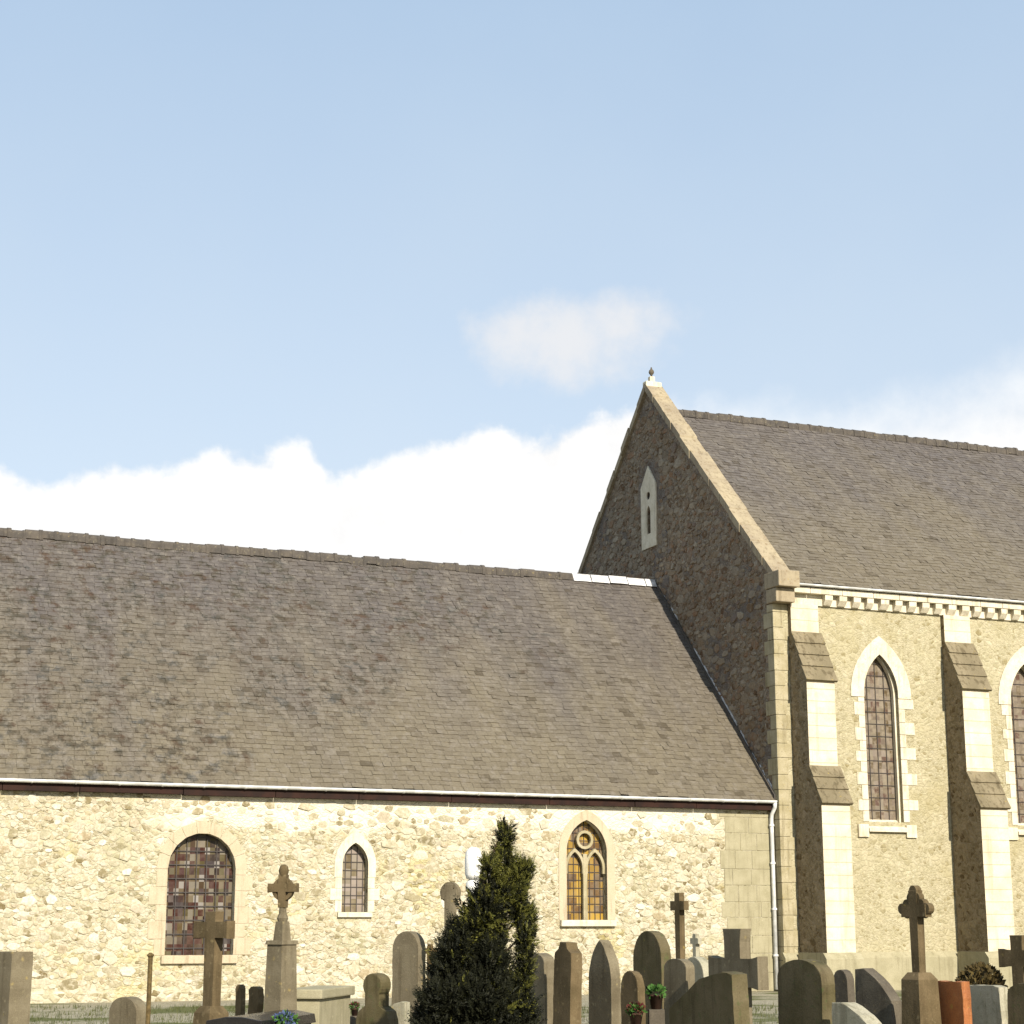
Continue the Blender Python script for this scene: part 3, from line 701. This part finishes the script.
for (c, _), o in zip(ch_wins, outs):
    lab = {3.38: 'tall choir lancet between the first two buttresses', 8.36: 'tall choir lancet beyond the second buttress'}.get(c)
    bm = bmesh.new(); fill(bm, o, CY0 + .28); wn_ = link('window', bm, M['glass_choir'], ch)
    if lab: wn_['label'] = lab
    link('glazing_bars', bars(o, .28, .34, CY0 + .262, .008, c - .28, 4.47 + .34), M['lead_came'], wn_)
    bm = bmesh.new(); oi = o[1:] + o[:1]; oo = offset_arch(o, c, 8.0, .43, .52, 0); oo = oo[1:] + oo[:1]
    m_ = len(oi); segs = 7                                    # voussoirs of the arch
    zmin = 7.9
    ii = [(oi[0][0], zmin)] + oi[1:-1] + [(oi[-1][0], zmin)]; jj = [(oo[0][0], zmin)] + oo[1:-1] + [(oo[-1][0], zmin)]
    ring(bm, ii, jj, CY0 - .03, CY0 + .1, closed=False)
    # splayed inner order
    sp = [(c + (x - c) * .9, z - .03 if z > 8 else z) for x, z in oi]
    ring(bm, sp, [(x - (.002 if x > c else -.002), z) for x, z in oi], CY0 + .12, CY0 + .24, closed=False)
    for side in (-1, 1):
        z = 4.47; k = 0
        while z < 7.86:
            hh = random.uniform(.28, .4); wd = (.5 if side > 0 else .34) if k % 2 else .2; xi = c + side * .562
            box(bm, min(xi, xi + side * wd), max(xi, xi + side * wd), CY0 - .022, CY0 + .1, z + .005, min(z + hh, 7.89) - .005, .01); z += hh; k += 1
    link('frame', bm, M['surround'], wn_)
    bm = bmesh.new(); prism_x(bm, [(CY0 - .1, 4.2), (CY0 - .1, 4.28), (CY0 + .27, 4.55), (CY0 + .27, 4.2)], c - .62, c + .62)
    for side in (-1, 1): box(bm, c + side * .78 - .17, c + side * .78 + .17, CY0 - .06, CY0 + .05, 4.05, 4.4, .015)
    link('sill', bm, M['surround'], wn_)

# ---- buttresses
def buttress(x0, x1, label=None):
    bm = bmesh.new(); y = CY0
    for (xa, xb, prof) in ((x0, x1, [(y - .003, 1.0), (y - 1.35, 1.0), (y - 1.35, 4.86), (y - .84, 5.84), (y - .84, 8.18), (y - .16, 9.55), (y - .16, 10.36), (y - .003, 10.36)]),):
        # cut in courses so that the front has real joints
        prism_x(bm, prof, xa, xb)
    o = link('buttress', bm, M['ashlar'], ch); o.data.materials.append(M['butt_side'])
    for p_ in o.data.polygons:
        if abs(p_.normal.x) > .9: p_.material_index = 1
    if label: o['label'] = label
    bm = bmesh.new(); prism_x(bm, [(y - .145, 0), (y - 1.52, 0), (y - 1.52, .84), (y - 1.36, .998), (y - .145, .998)], x0 - .13, x1 + .13); link('plinth', bm, M['quoin'], o)
    for (ya, za, yb, zb) in ((y - 1.35, 4.86, y - .84, 5.84), (y - .84, 8.18, y - .16, 9.55)):
        bm = bmesh.new(); L = math.hypot(yb - ya, zb - za); uy, uz = (yb - ya) / L, (zb - za) / L; ny, nz = -uz, uy; n = 4 if L > 1.2 else 3
        for i in range(n):
            s0, s1 = L * i / n - (.07 if i == 0 else .0), L * (i + 1) / n + .03 * (i < n - 1); h0, h1 = .09, .05
            P = [(ya + uy * s0 + ny * .004, za + uz * s0 + nz * .004), (ya + uy * s0 + ny * h0, za + uz * s0 + nz * h0), (ya + uy * s1 + ny * h1, za + uz * s1 + nz * h1), (ya + uy * s1 + ny * .004, za + uz * s1 + nz * .004)]
            prism_x(bm, P, x0 - .05 + random.gauss(0, .008), x1 + .05 + random.gauss(0, .008))
        link('weathering', bm, M['weathering'], o)
    return o
buttress(.46, 1.34, 'buttress at the corner of the choir')
buttress(5.52, 6.42, 'buttress between the two choir lancets')
buttress(10.5, 11.4); buttress(15.5, 16.4)

# ---- cornice
bm = bmesh.new(); x = .35
while x < CL:
    l = min(random.uniform(.7, 1.1), CL - x); box(bm, x, x + l - .012, CY0 - .26, CY0 + .2, 10.66, 10.83, .015); x += l
box(bm, .35, CL, CY0 - .06, CY0 + .19, 10.36, 10.655)
co = link('cornice', bm, M['surround'], ch)
x = 1.55
while x < CL - .2:
    bm = bmesh.new(); prism_x(bm, [(CY0 - .062, 10.38), (CY0 - .11, 10.38), (CY0 - .22, 10.52), (CY0 - .23, 10.655), (CY0 - .062, 10.655)], x, x + .24 + random.gauss(0, .015)); link('corbel', bm, M['surround'], co); x += .46 + random.gauss(0, .015)
bm = bmesh.new(); half_gutter(bm, .56, CL, CY0 - .33, 10.9, .06); link('gutter', bm, M['zinc'], ch)

# ------------------------------------------------------------------ graves
NZ = 242                     # compass bearing the stones face: they stand in rows along the church
def frame_at(xl, xr, ytop, Y, Tt, rot):
    pl, pr_ = at(xl, ytop, Y), at(xr, ytop, Y); mid = (pl + pr_) / 2; A = pr_.x - pl.x; xp = mid.x / Y
    e = Vector((math.sin(R(rot - 90)), math.cos(R(rot - 90)), 0)); g = Vector((math.sin(R(rot)), math.cos(R(rot)), 0))
    ap = lambda d: abs(d.x - xp * d.y)
    return mid, A, max((A - Tt * ap(g)) / ap(e), .08), e
def profile(kind, W, H):
    h = W / 2
    if kind == 'square': return [(-h, 0), (h, 0), (h, H), (-h, H)]
    if kind == 'round': 
        rz = min(h, H * .4); return [(-h, 0), (h, 0)] + [(h * math.cos(i * math.pi / 16), H - rz + rz * math.sin(i * math.pi / 16)) for i in range(17)]
    if kind == 'arc':
        rz = min(h * .45, H * .3); return [(-h, 0), (h, 0)] + [(h * math.cos(i * math.pi / 16), H - rz + rz * math.sin(i * math.pi / 16)) for i in range(17)]
    if kind == 'gothic': return pointed(0, W, 0, H - W * .95, H, 10)
    if kind == 'peak': return [(-h, 0), (h, 0), (h, H * .9), (h * .45, H * .93), (h * .38, H), (-h * .38, H), (-h * .45, H * .93), (-h, H * .9)]
    if kind == 'slope': return [(-h, 0), (h, 0), (h, H * .98), (h * .7, H), (-.02 * h, H * .93), (-h * .5, H * .74), (-h, H * .6)]
    if kind == 'slope_right': return [(-h, 0), (h, 0), (h, H * .62), (h * .4, H * .82), (-h * .5, H), (-h, H * .99)]
    if kind == 'shoulder':
        r = h * .62; return [(-h, 0), (h, 0), (h, H - r * 1.2), (h * .93, H - r * 1.0), (r, H - r * .95)] + [(r * math.cos(i * math.pi / 12), H - r + r * math.sin(i * math.pi / 12)) for i in range(1, 12)] + [(-r, H - r * .95), (-h * .93, H - r * 1.0), (-h, H - r * 1.2)]
    if kind == 'disc':   # round head on a neck and broad shoulders
        r = h * .56; n = h * .36; zc = H - r
        P = [(-h, 0), (h, 0), (h, H * .42), (h * .85, H * .52), (n, H * .58)]
        a0 = -math.acos(n / r)
        P += [(r * math.cos(a0 + (math.pi - 2 * a0) * i / 18), zc + r * math.sin(a0 + (math.pi - 2 * a0) * i / 18)) for i in range(19)]
        return P + [(-n, H * .58), (-h * .85, H * .52), (-h, H * .42)]
def chip(P, step=.09, amt=.006):
    Q = []
    for i, p in enumerate(P):
        q = P[(i + 1) % len(P)]; L = math.hypot(q[0] - p[0], q[1] - p[1]); n = max(1, int(L / step))
        for k in range(n):
            t_ = k / n; a_ = amt * (2.6 if random.random() < .07 else 1) * min(1, L / step * .6)
            Q.append((p[0] + (q[0] - p[0]) * t_ + random.uniform(-a_, a_), p[1] + (q[1] - p[1]) * t_ + random.uniform(-a_, a_)))
    return Q
def headstone(kind, xl, xr, ytop, Y, mat, label, Tt=.14, rot=NZ, cat='gravestone', name='headstone', plinth=True, lean=0.):
    mid, A, W, e = frame_at(xl, xr, ytop, Y, Tt, rot + random.uniform(-2, 2))
    H = mid.z; pz = .16 if plinth else 0
    t = empty(name, (mid.x, mid.y, 0), math.atan2(e.y, e.x), label, cat, 'gravestones in the churchyard')
    bm = bmesh.new(); prism(bm, chip([(u, z + pz) for u, z in profile(kind, W, H - pz)]), -Tt / 2, Tt / 2, .014)
    o = link('slab', bm, mat, t); o.rotation_euler = (R(random.uniform(-1.2, 1.2)), R(random.uniform(-1, 1) + lean), 0)
    if plinth:
        bm = bmesh.new(); box(bm, -W / 2 - .09, W / 2 + .09, -Tt / 2 - .1, Tt / 2 + .1, -.03, pz + .01, .015); link('plinth', bm, mat, t)
    return t
def cross_profile(W, H, a, zarm, flare=1.25):
    """latin cross outline, ends slightly flared; W span, H height, a limb half-width, zarm centre of the arms"""
    h = W / 2; f = a * flare
    return [(-a * 1.1, 0), (a * 1.1, 0), (a, zarm - a), (h * .7, zarm - a), (h, zarm - f), (h, zarm + f), (h * .7, zarm + a), (a, zarm + a), (a, H - (h * .3)), (f, H), (-f, H), (-a, H - h * .3), (-a, zarm + a), (-h * .7, zarm + a), (-h, zarm + f), (-h, zarm - f), (-h * .7, zarm - a), (-a, zarm - a)]
def grave_cross(xl, xr, ytop, Y, mat, label, limb=.05, rot=NZ, head=.55, ped=(.3, .5), step=True, ringed=False, trefoil=False, Tt=.1, shaft_taper=1.):
    mid, A, W, e = frame_at(xl, xr, ytop, Y, Tt, rot + random.uniform(-2, 2)); H = mid.z
    t = empty('grave_cross', (mid.x, mid.y, 0), math.atan2(e.y, e.x), label, 'grave cross', 'crosses in the churchyard')
    base = .14 if step else 0; pw, ph = ped; z0 = base + ph
    zarm = H - z0 - head * W * .5
    bm = bmesh.new(); prism(bm, [(u, z + z0 - .02) for u, z in cross_profile(W, H - z0 + .02, limb, zarm)], -Tt / 2, Tt / 2, .01)
    if ringed:
        r = W * .36; c1 = [(r * math.cos(i * math.pi / 12), z0 + zarm + r * math.sin(i * math.pi / 12)) for i in range(24)]
        r2 = r + limb * .9; c2 = [(r2 * math.cos(i * math.pi / 12), z0 + zarm + r2 * math.sin(i * math.pi / 12)) for i in range(24)]
        ring(bm, c1, c2, -Tt * .36, Tt * .36)
    if trefoil:
        for cx_, cz_ in ((-W / 2 + limb, zarm), (W / 2 - limb, zarm), (0, H - z0 - limb)):
            for k in range(3):
                ang = {0: 0, 1: 2.1, 2: -2.1}[k]; base_a = math.atan2(cz_ - zarm, cx_)
                px_, pz_ = cx_ + limb * .9 * math.cos(base_a + ang), z0 + cz_ + limb * .9 * math.sin(base_a + ang)
                prism(bm, [(px_ + limb * 1.05 * math.cos(i * math.pi / 6), pz_ + limb * 1.05 * math.sin(i * math.pi / 6)) for i in range(12)], -Tt * (.42 - .02 * k), Tt * (.42 - .02 * k))
    link('cross', bm, mat, t)
    if ph:
        bm = bmesh.new(); v0 = [(-pw / 2, -pw / 2), (pw / 2, -pw / 2), (pw / 2, pw / 2), (-pw / 2, pw / 2)]
        lo = [bm.verts.new((x, y, base - .01)) for x, y in v0]; mi = [bm.verts.new((x * .86, y * .86, z0 - .06)) for x, y in v0]; hi = [bm.verts.new((x * .55, y * .55, z0 + .02)) for x, y in v0]
        for P, Q in ((lo, mi), (mi, hi)):
            for i in range(4): bm.faces.new((P[i], P[(i + 1) % 4], Q[(i + 1) % 4], Q[i]))
        bm.faces.new(hi); bm.faces.new(lo[::-1]); link('pedestal', bm, mat, t)
    if step:
        bm = bmesh.new(); q = max(pw, .3) / 2 + .12; box(bm, -q, q, -q, q, -.03, base, .015); link('plinth', bm, mat, t)
    return t

G, BR, OL, DK, PA = M['grey_stone'], M['brown_stone'], M['olive_stone'], M['dark_stone'], M['pale_stone']
headstone('square', -16, 32, 951, 24, G, 'tall square grey slab cut by the left edge of the photo', .3, 226)
headstone('round', 109, 147, 996, 27, G, 'small rounded grey headstone left of the thin iron post', .2, 215)
grave_cross(193, 235, 911, 23, BR, 'thick plain brown stone cross standing in front of the large round-headed window', .085, 222, .62, (.34, .55), True, Tt=.13)
# ornate cross on a tall pier
t = empty('calvary_cross', tuple(at(280, 990, 24).xy) + (0,), R(52), 'ornate ringed cross on a tall tapering square pier between the two left windows', 'grave cross', 'crosses in the churchyard')
H = at(280, 864, 24).z; zn = at(280, 944, 24).z; zs1 = at(280, 921, 24).z
def frustum(bm, z0, z1, w0, w1):
    lo = [bm.verts.new((x * w0 / 2, y * w0 / 2, z0)) for x, y in ((-1, -1), (1, -1), (1, 1), (-1, 1))]; hi = [bm.verts.new((x * w1 / 2, y * w1 / 2, z1)) for x, y in ((-1, -1), (1, -1), (1, 1), (-1, 1))]
    for i in range(4): bm.faces.new((lo[i], lo[(i + 1) % 4], hi[(i + 1) % 4], hi[i]))
    bm.faces.new(lo[::-1]); bm.faces.new(hi)
bm = bmesh.new(); frustum(bm, .2, zn, .31, .26); frustum(bm, zn - .001, zn + .05, .3, .28); link('pier', bm, G, t)
bm = bmesh.new(); frustum(bm, zn + .045, zs1, .16, .12); lathe(bm, [(.06, zs1 - .01), (.075, zs1 + .04), (.05, zs1 + .1), (.045, zs1 + .2)], 12); link('shaft', bm, G, t)
bm = bmesh.new(); frustum(bm, -.03, .21, .5, .42); link('plinth', bm, G, t)
za_ = at(280, 889, 24).z
bm = bmesh.new(); P = cross_profile(.4, H - zs1 - .3, .045, za_ - zs1 - .15); prism(bm, [(u, z + zs1 + .17) for u, z in P], -.05, .05, .008)
ring(bm, [(.1 * math.cos(i * math.pi / 12), za_ + .1 * math.sin(i * math.pi / 12)) for i in range(24)], [(.145 * math.cos(i * math.pi / 12), za_ + .145 * math.sin(i * math.pi / 12)) for i in range(24)], -.034, .034)
o = link('cross', bm, BR, t); o.rotation_euler = (0, 0, R(-70))
bm = bmesh.new(); lathe(bm, [(.02, H - .2), (.05, H - .16), (.068, H - .08), (.05, H - .02), (.015, H)], 12); link('finial', bm, BR, t, True)
# chest tomb
p = at(318, 987, 26); t = empty('chest_tomb', (p.x, p.y, 0), R(-10), 'low pale chest tomb with an overhanging lid right of the ornate cross', 'tomb', None)
bm = bmesh.new(); box(bm, -.24, .24, -.8, .8, .12, p.z - .12, .01); link('chest', bm, M['quoin'], t)
bm = bmesh.new(); box(bm, -.29, .29, -.86, .86, p.z - .125, p.z, .02); link('lid', bm, M['quoin'], t)
bm = bmesh.new(); box(bm, -.3, .3, -.88, .88, -.03, .125, .02); link('plinth', bm, BR, t)
headstone('round', 236, 246, 984, 25.5, BR, 'tiny dark round-topped marker just left of the ornate cross', .08, 222)
headstone('arc', 247, 262, 986, 25, BR, 'low brown curved-top marker at the foot of the ornate cross', .1, 222)
# black granite ledger with a bunch of blue flowers
p = at(262, 1013, 22); t = empty('granite_tomb', (p.x, p.y, 0), R(-12), 'polished black granite tomb slab below the ornate cross', 'tomb')
bm = bmesh.new(); box(bm, -.3, .3, -.9, .9, .1, p.z - .14, .012); link('kerb', bm, M['black_granite'], t)
bm = bmesh.new(); prism(bm, [(-.34, p.z - .14), (.34, p.z - .14), (.32, p.z - .04), (.1, p.z), (-.1, p.z), (-.32, p.z - .04)], -.95, .95, .01); link('ledger', bm, M['black_granite'], t)
bm = bmesh.new(); box(bm, -.4, .4, -1.0, 1.0, -.03, .1, .012); link('plinth', bm, DK, t)

def clump(bm, c, rx, ry, rz, n, size, up=.3):
    for _ in range(n):
        while True:
            d = Vector((random.uniform(-1, 1), random.uniform(-1, 1), random.uniform(-1, 1)))
            if .15 < d.length < 1: break
        d = d.normalized() * (d.length ** .4)
        p = Vector(c) + Vector((d.x * rx, d.y * ry, d.z * rz))
        ax = (d.normalized() + Vector((random.gauss(0, .5), random.gauss(0, .5), random.gauss(0, .5) + up))).normalized()
        sd_ = ax.cross(Vector((random.gauss(0, 1), random.gauss(0, 1), random.gauss(0, 1)))).normalized(); L = size * random.uniform(.6, 1.4); w_ = L * random.uniform(.22, .4)
        q = [bm.verts.new(p - sd_ * w_ * .35), bm.verts.new(p + ax * L * .45 - sd_ * w_), bm.verts.new(p + ax * L), bm.verts.new(p + ax * L * .45 + sd_ * w_)]
        bm.faces.new(q)
def flower_pot(x, ytop, Y, wpx, label, petal, hpx=16):
    p = at(x, ytop, Y); r = wpx / 1842 * Y / 2; h = min(p.z * .5, r * 1.6); zb = 0
    # stands on a short stone block so that it is seen over the graves
    t = empty('flower_pot', (p.x, p.y, 0), 0, label, 'flowers')
    zt = p.z - r * 1.2
    bm = bmesh.new(); box(bm, -r * .9, r * .9, -r * .9, r * .9, -.03, max(zt - h, .06), .01); link('stand', bm, DK, t)
    zb = max(zt - h, .06) - .002
    bm = bmesh.new(); lathe(bm, [(r * .55, zb), (r * .8, zt - .02), (r * .86, zt - .02), (r * .86, zt), (r * .7, zt)], 14); link('pot', bm, M['clay'], t, True)
    bm = bmesh.new(); clump(bm, (0, 0, zt + r * .3), r * .9, r * .9, r * .6, 160, r * .5); link('leaves', bm, M['pot_leaf'], t)
    if petal:
        bm = bmesh.new(); clump(bm, (0, 0, zt + r * .55), r * .95, r * .95, r * .55, 240, r * .35); link('flowers', bm, petal, t)
    return t
flower_pot(285, 1011, 21.5, 20, 'bunch of blue flowers beside the black granite slab', M['blue_petal'])
flower_pot(354, 1002, 24, 9, 'tiny dark pot left of the disc-headed stone', M['red_petal'])
flower_pot(635, 1003, 21.5, 16, 'dark pot of withered flowers under the small round stone', M['red_petal'])
flower_pot(655, 984, 22.5, 17, 'pot of bright green leaves between two grey stones', None)
# iron post
p = at(150, 952, 24); t = empty('iron_post', (p.x, p.y, 0), 0, 'thin rusty iron post left of the large round-headed window', 'post')
bm = bmesh.new(); tube(bm, [(0, 0, -.03), (0, 0, p.z - .06)], .03, 8); link('rod', bm, M['rust'], t)
bm = bmesh.new(); lathe(bm, [(.02, p.z - .07), (.045, p.z - .04), (.045, p.z - .025), (.012, p.z)], 10); link('finial', bm, M['rust'], t, True)

headstone('disc', 356, 399, 973, 23, OL, 'dark mossy stone with a round head on broad shoulders left of the tall stele', .2, 214)
headstone('slope', 381, 409, 1001, 26.2, PA, 'low pale slanted slab leaning behind the disc-headed stone', .12, 214)
headstone('round', 392, 425, 931, 26.5, G, 'tall narrow round-topped stele just left of the conifer', .16, 218, name='stele')
grave_cross(422, 437, 944, 27, M['rust'], 'thin dark iron cross between the tall stele and the conifer', .03, 205, .7, (.14, .12), True, Tt=.05)
grave_cross(440, 460, 884, 23, G, 'small ringed grey cross rising left of the conifer', .05, 205, .9, (.26, .7), True, ringed=True, Tt=.1)
# slim white marble monument
p = at(473, 847, 25); t = empty('marble_monument', (p.x, p.y, 0), R(-35), 'slim white marble pillar with a rounded head half hidden behind the conifer', 'monument')
bm = bmesh.new(); r = .115; lathe(bm, [(r * .8, p.z - .42), (r, p.z - .36), (r * 1.02, p.z - .15), (r * .9, p.z - .06), (r * .5, p.z - .01), (.01, p.z)], 16); link('head', bm, M['white_marble'], t, True)
bm = bmesh.new(); lathe(bm, [(.12, .5), (.085, .6), (.075, p.z - .62), (.1, p.z - .55), (.1, p.z - .47), (.06, p.z - .42)], 16); link('shaft', bm, M['white_marble'], t, True)
bm = bmesh.new(); box(bm, -.19, .19, -.19, .19, -.03, .5, .02); link('pedestal', bm, M['white_marble'], t)

headstone('arc', 526, 556, 953, 24.5, G, 'grey curved-top headstone touching the right side of the conifer', .16, NZ)
headstone('peak', 551, 579, 942, 23.5, BR, 'brown headstone with a stepped knob on top, second right of the conifer', .16, NZ)
headstone('gothic', 587, 619, 940, 24, G, 'grey gothic pointed headstone below the amber window', .14, NZ)
headstone('round', 620, 644, 971, 22.5, BR, 'small brown round-topped stone right of the gothic headstone', .1, NZ, plinth=False)
headstone('round', 632, 670, 931, 26, OL, 'broad dark rounded headstone left of the slender cross', .16, NZ)
headstone('arc', 661, 692, 959, 25, G, 'plain grey curved-top headstone in front of the slender cross', .14, NZ)
grave_cross(669, 688, 893, 28, BR, 'slender brown cross on a long shaft near the nave corner', .055, NZ, .9, (.34, .35), True, Tt=.09)
grave_cross(689, 701, 934, 29.5, PA, 'tiny pale cross just right of the slender brown cross', .035, NZ, .8, (.26, .25), True, Tt=.07)
headstone('round', 681, 712, 957, 27, PA, 'pale cream round-topped headstone left of the wide-armed cross', .16, NZ)
grave_cross(706, 766, 929, 23.5, G, 'massive wide-armed grey cross beside the nave corner', .16, NZ, .95, (.62, .3), True, Tt=.16)
headstone('slope', 668, 748, 972, 21, OL, 'large mossy headstone with a slanting left shoulder in front of the grey cross', .2, NZ)
headstone('arc', 776, 833, 960, 21, OL, 'big dark mossy curved-top headstone below the first buttress', .18, NZ)
headstone('slope_right', 829, 884, 1003, 20, PA, 'low pale slab with a top sloping to the right', .2, NZ)
headstone('round', 833, 854, 970, 25, DK, 'narrow dark headstone between the mossy stone and the square granite one', .12, NZ)
headstone('slope_right', 853, 899, 969, 23, DK, 'broad dark grey granite headstone left of the trefoil cross', .16, NZ)
grave_cross(899, 930, 891, 22, BR, 'brown trefoil-ended cross on a stepped pedestal under the choir lancet', .06, NZ, 1.0, (.34, .95), True, trefoil=True, Tt=.1)
headstone('square', 918, 936, 984, 25, PA, 'small pale square stone partly behind the terracotta headstone', .12, NZ)
headstone('square', 930, 970, 982, 22, M['terracotta'], 'polished terracotta-orange granite headstone', .12, NZ)
headstone('square', 969, 1008, 986, 23, PA, 'pale grey square headstone right of the terracotta one', .14, NZ)
headstone('arc', 1004, 1050, 984, 21.5, OL, 'dark mossy headstone at the right edge of the photo', .18, NZ)
grave_cross(996, 1040, 936, 26, BR, 'broad brown cross cut by the right edge of the photo', .1, NZ, .8, (.4, .4), True, Tt=.12)
# low shrub
p = at(979, 966, 26.5); t = empty('shrub', (p.x, p.y, 0), 0, 'low dark brown clipped shrub behind the pale square headstone', 'shrub')
bm = bmesh.new(); clump(bm, (0, 0, p.z * .62), .33, .33, p.z * .38, 2200, .07); clump(bm, (.14, 0, p.z * .5), .2, .25, p.z * .33, 900, .07); link('foliage', bm, M['shrub'], t)
bm = bmesh.new(); tube(bm, [(0, 0, -.03), (.01, 0, p.z * .6)], [.03, .015], 8); link('stem', bm, M['bark'], t)

# ------------------------------------------------------------------ conifer among the graves
TY = 20.0; tb = at(476, 990, TY); t = empty('conifer', (tb.x, tb.y, 0), 0, 'dark bushy conifer with a ragged pointed top standing among the graves', 'tree')
lobes = [(504, 838, 4, 17, 0), (503, 860, 9, 13, 1), (521, 872, 11, 11, 1), (516, 886, 10, 10, 1), (489, 870, 7, 12, 1), (502, 890, 13, 16, 1), (515, 898, 9, 12, 1), (486, 908, 15, 18, 0), (476, 926, 18, 18, 1), (496, 926, 10, 24, 1), (464, 950, 22, 22, 0), (450, 972, 20, 24, 0), (456, 955, 16, 18, 0),
         (487, 962, 18, 26, 0), (524, 962, 7, 22, 1), (519, 990, 12, 20, 1), (447, 1002, 27, 26, 0), (482, 1004, 36, 32, 0), (515, 1018, 18, 26, 0), (440, 1030, 28, 28, 0), (505, 1045, 28, 32, 0), (466, 1060, 54, 42, 0), (476, 1100, 58, 44, 0), (476, 1135, 50, 34, 0), (525, 920, 8, 16, 1), (526, 940, 7, 14, 1), (517, 915, 8, 12, 1), (512, 880, 9, 12, 1)]
dk = bmesh.new(); gr = bmesh.new(); lim = bmesh.new()
s_px = TY / F
def spray(bm, p, d, L, n=13):
    d = d.normalized(); sd_ = d.cross(Vector((random.gauss(0, 1), random.gauss(0, 1), random.gauss(0, 1)))).normalized(); up_ = d.cross(sd_); bend = Vector((0, 0, random.uniform(-.25, .5)))
    for k in range(n):
        f = (k + .3) / n; q = p + d * L * f + bend * L * f * f * .5
        for sg in (-1, 1):
            l = L * .42 * (1 - f * .72) * random.uniform(.7, 1.2); ax = (d * .75 + sd_ * sg * .8 + up_ * random.gauss(0, .25)).normalized(); w_ = (ax.cross(up_) if random.random() < .7 else up_) * l * .17
            bm.faces.new([bm.verts.new(q), bm.verts.new(q + ax * l * .5 - w_), bm.verts.new(q + ax * l), bm.verts.new(q + ax * l * .5 + w_)])
zmax_ = at(504, 822, TY).z
for (x, y, rx, ry, green) in lobes:
    c = at(x, y, TY); c = c - Vector((tb.x, tb.y, 0)); c.y = random.uniform(-.08, .08) * (1 if rx < 30 else .3)
    rx_, rz_ = rx * s_px, ry * s_px
    for _ in range(int(70 + rx * ry * .85)):
        a_ = random.uniform(0, 6.28); zz = random.uniform(-1, 1); rr_ = math.sqrt(1 - zz * zz); u = Vector((math.cos(a_) * rr_, math.sin(a_) * rr_, zz)); f = random.uniform(.35, .92)
        p = c + Vector((u.x * rx_ * f, u.y * rx_ * f, u.z * rz_ * f)); d = u + Vector((random.gauss(0, .3), random.gauss(0, .3), random.uniform(.3, 1.3)))
        if p.z < .06: continue
        hf = (p.z / zmax_) ** 2.2; pg = (hf * .75 if f > .6 else hf * .3) + (.25 if green else -.1) + (.15 if u.x > .3 else 0)  # new growth greener up high; sunlight on the right put into leaf colour
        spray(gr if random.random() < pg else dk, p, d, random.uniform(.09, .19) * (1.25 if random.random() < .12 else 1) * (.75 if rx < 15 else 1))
    tube(lim, [(0, 0, max(.1, c.z - rz_ * 1.6) * .8), (c.x * .6, c.y * .6, max(.15, c.z - rz_ * .7)), tuple(c + Vector((0, 0, rz_ * .6)))], [.02, .014, .004], 6)
def raw(name, bm, mat, parent):
    me = bpy.data.meshes.new(name); bm.to_mesh(me); bm.free(); me.materials.append(mat); o = bpy.data.objects.new(name, me); col.objects.link(o); o.parent = parent; return o
raw('crown', dk, M['yew_dark'], t); tag(raw('crown', gr, M['yew_green'], t), 'greener young shoots of the conifer, sunlit tone put into the leaf colour')
tube(lim, [(0, 0, -.03), (.01, 0, .6), (.0, .02, 1.4), (.05, 0, 2.2)], [.09, .07, .05, .02], 10); link('trunk', lim, M['bark'], t)

# ------------------------------------------------------------------ grass tufts between the graves
bm = bmesh.new()
for _ in range(9000):
    Y = random.uniform(14, 41); X = random.uniform(-.36, .36) * Y
    rel = Vector((X, Y, 0)) - ORG
    if rel.dot(B_) > -.15 or (rel.dot(A_) > -.5 and rel.dot(B_) > -2.0): continue
    tall = 1.9 if rel.dot(B_) > -.7 else 1
    for k in range(4):
        a_ = random.uniform(0, 6.28); h = random.uniform(.04, .13) * tall; l = random.uniform(.0, .06); b0 = Vector((X + random.gauss(0, .04), Y + random.gauss(0, .04), -.005)); w_ = Vector((math.cos(a_), math.sin(a_), 0)) * .006
        bm.faces.new([bm.verts.new(b0 - w_), bm.verts.new(b0 + w_), bm.verts.new(b0 + Vector((math.sin(a_) * l, -math.cos(a_) * l, h)))])
M['grass'] = leaf('grass_blades', (.04, .055, .012), (.09, .09, .03))
tag(raw('grass', bm, M['grass'], None), kind='stuff')
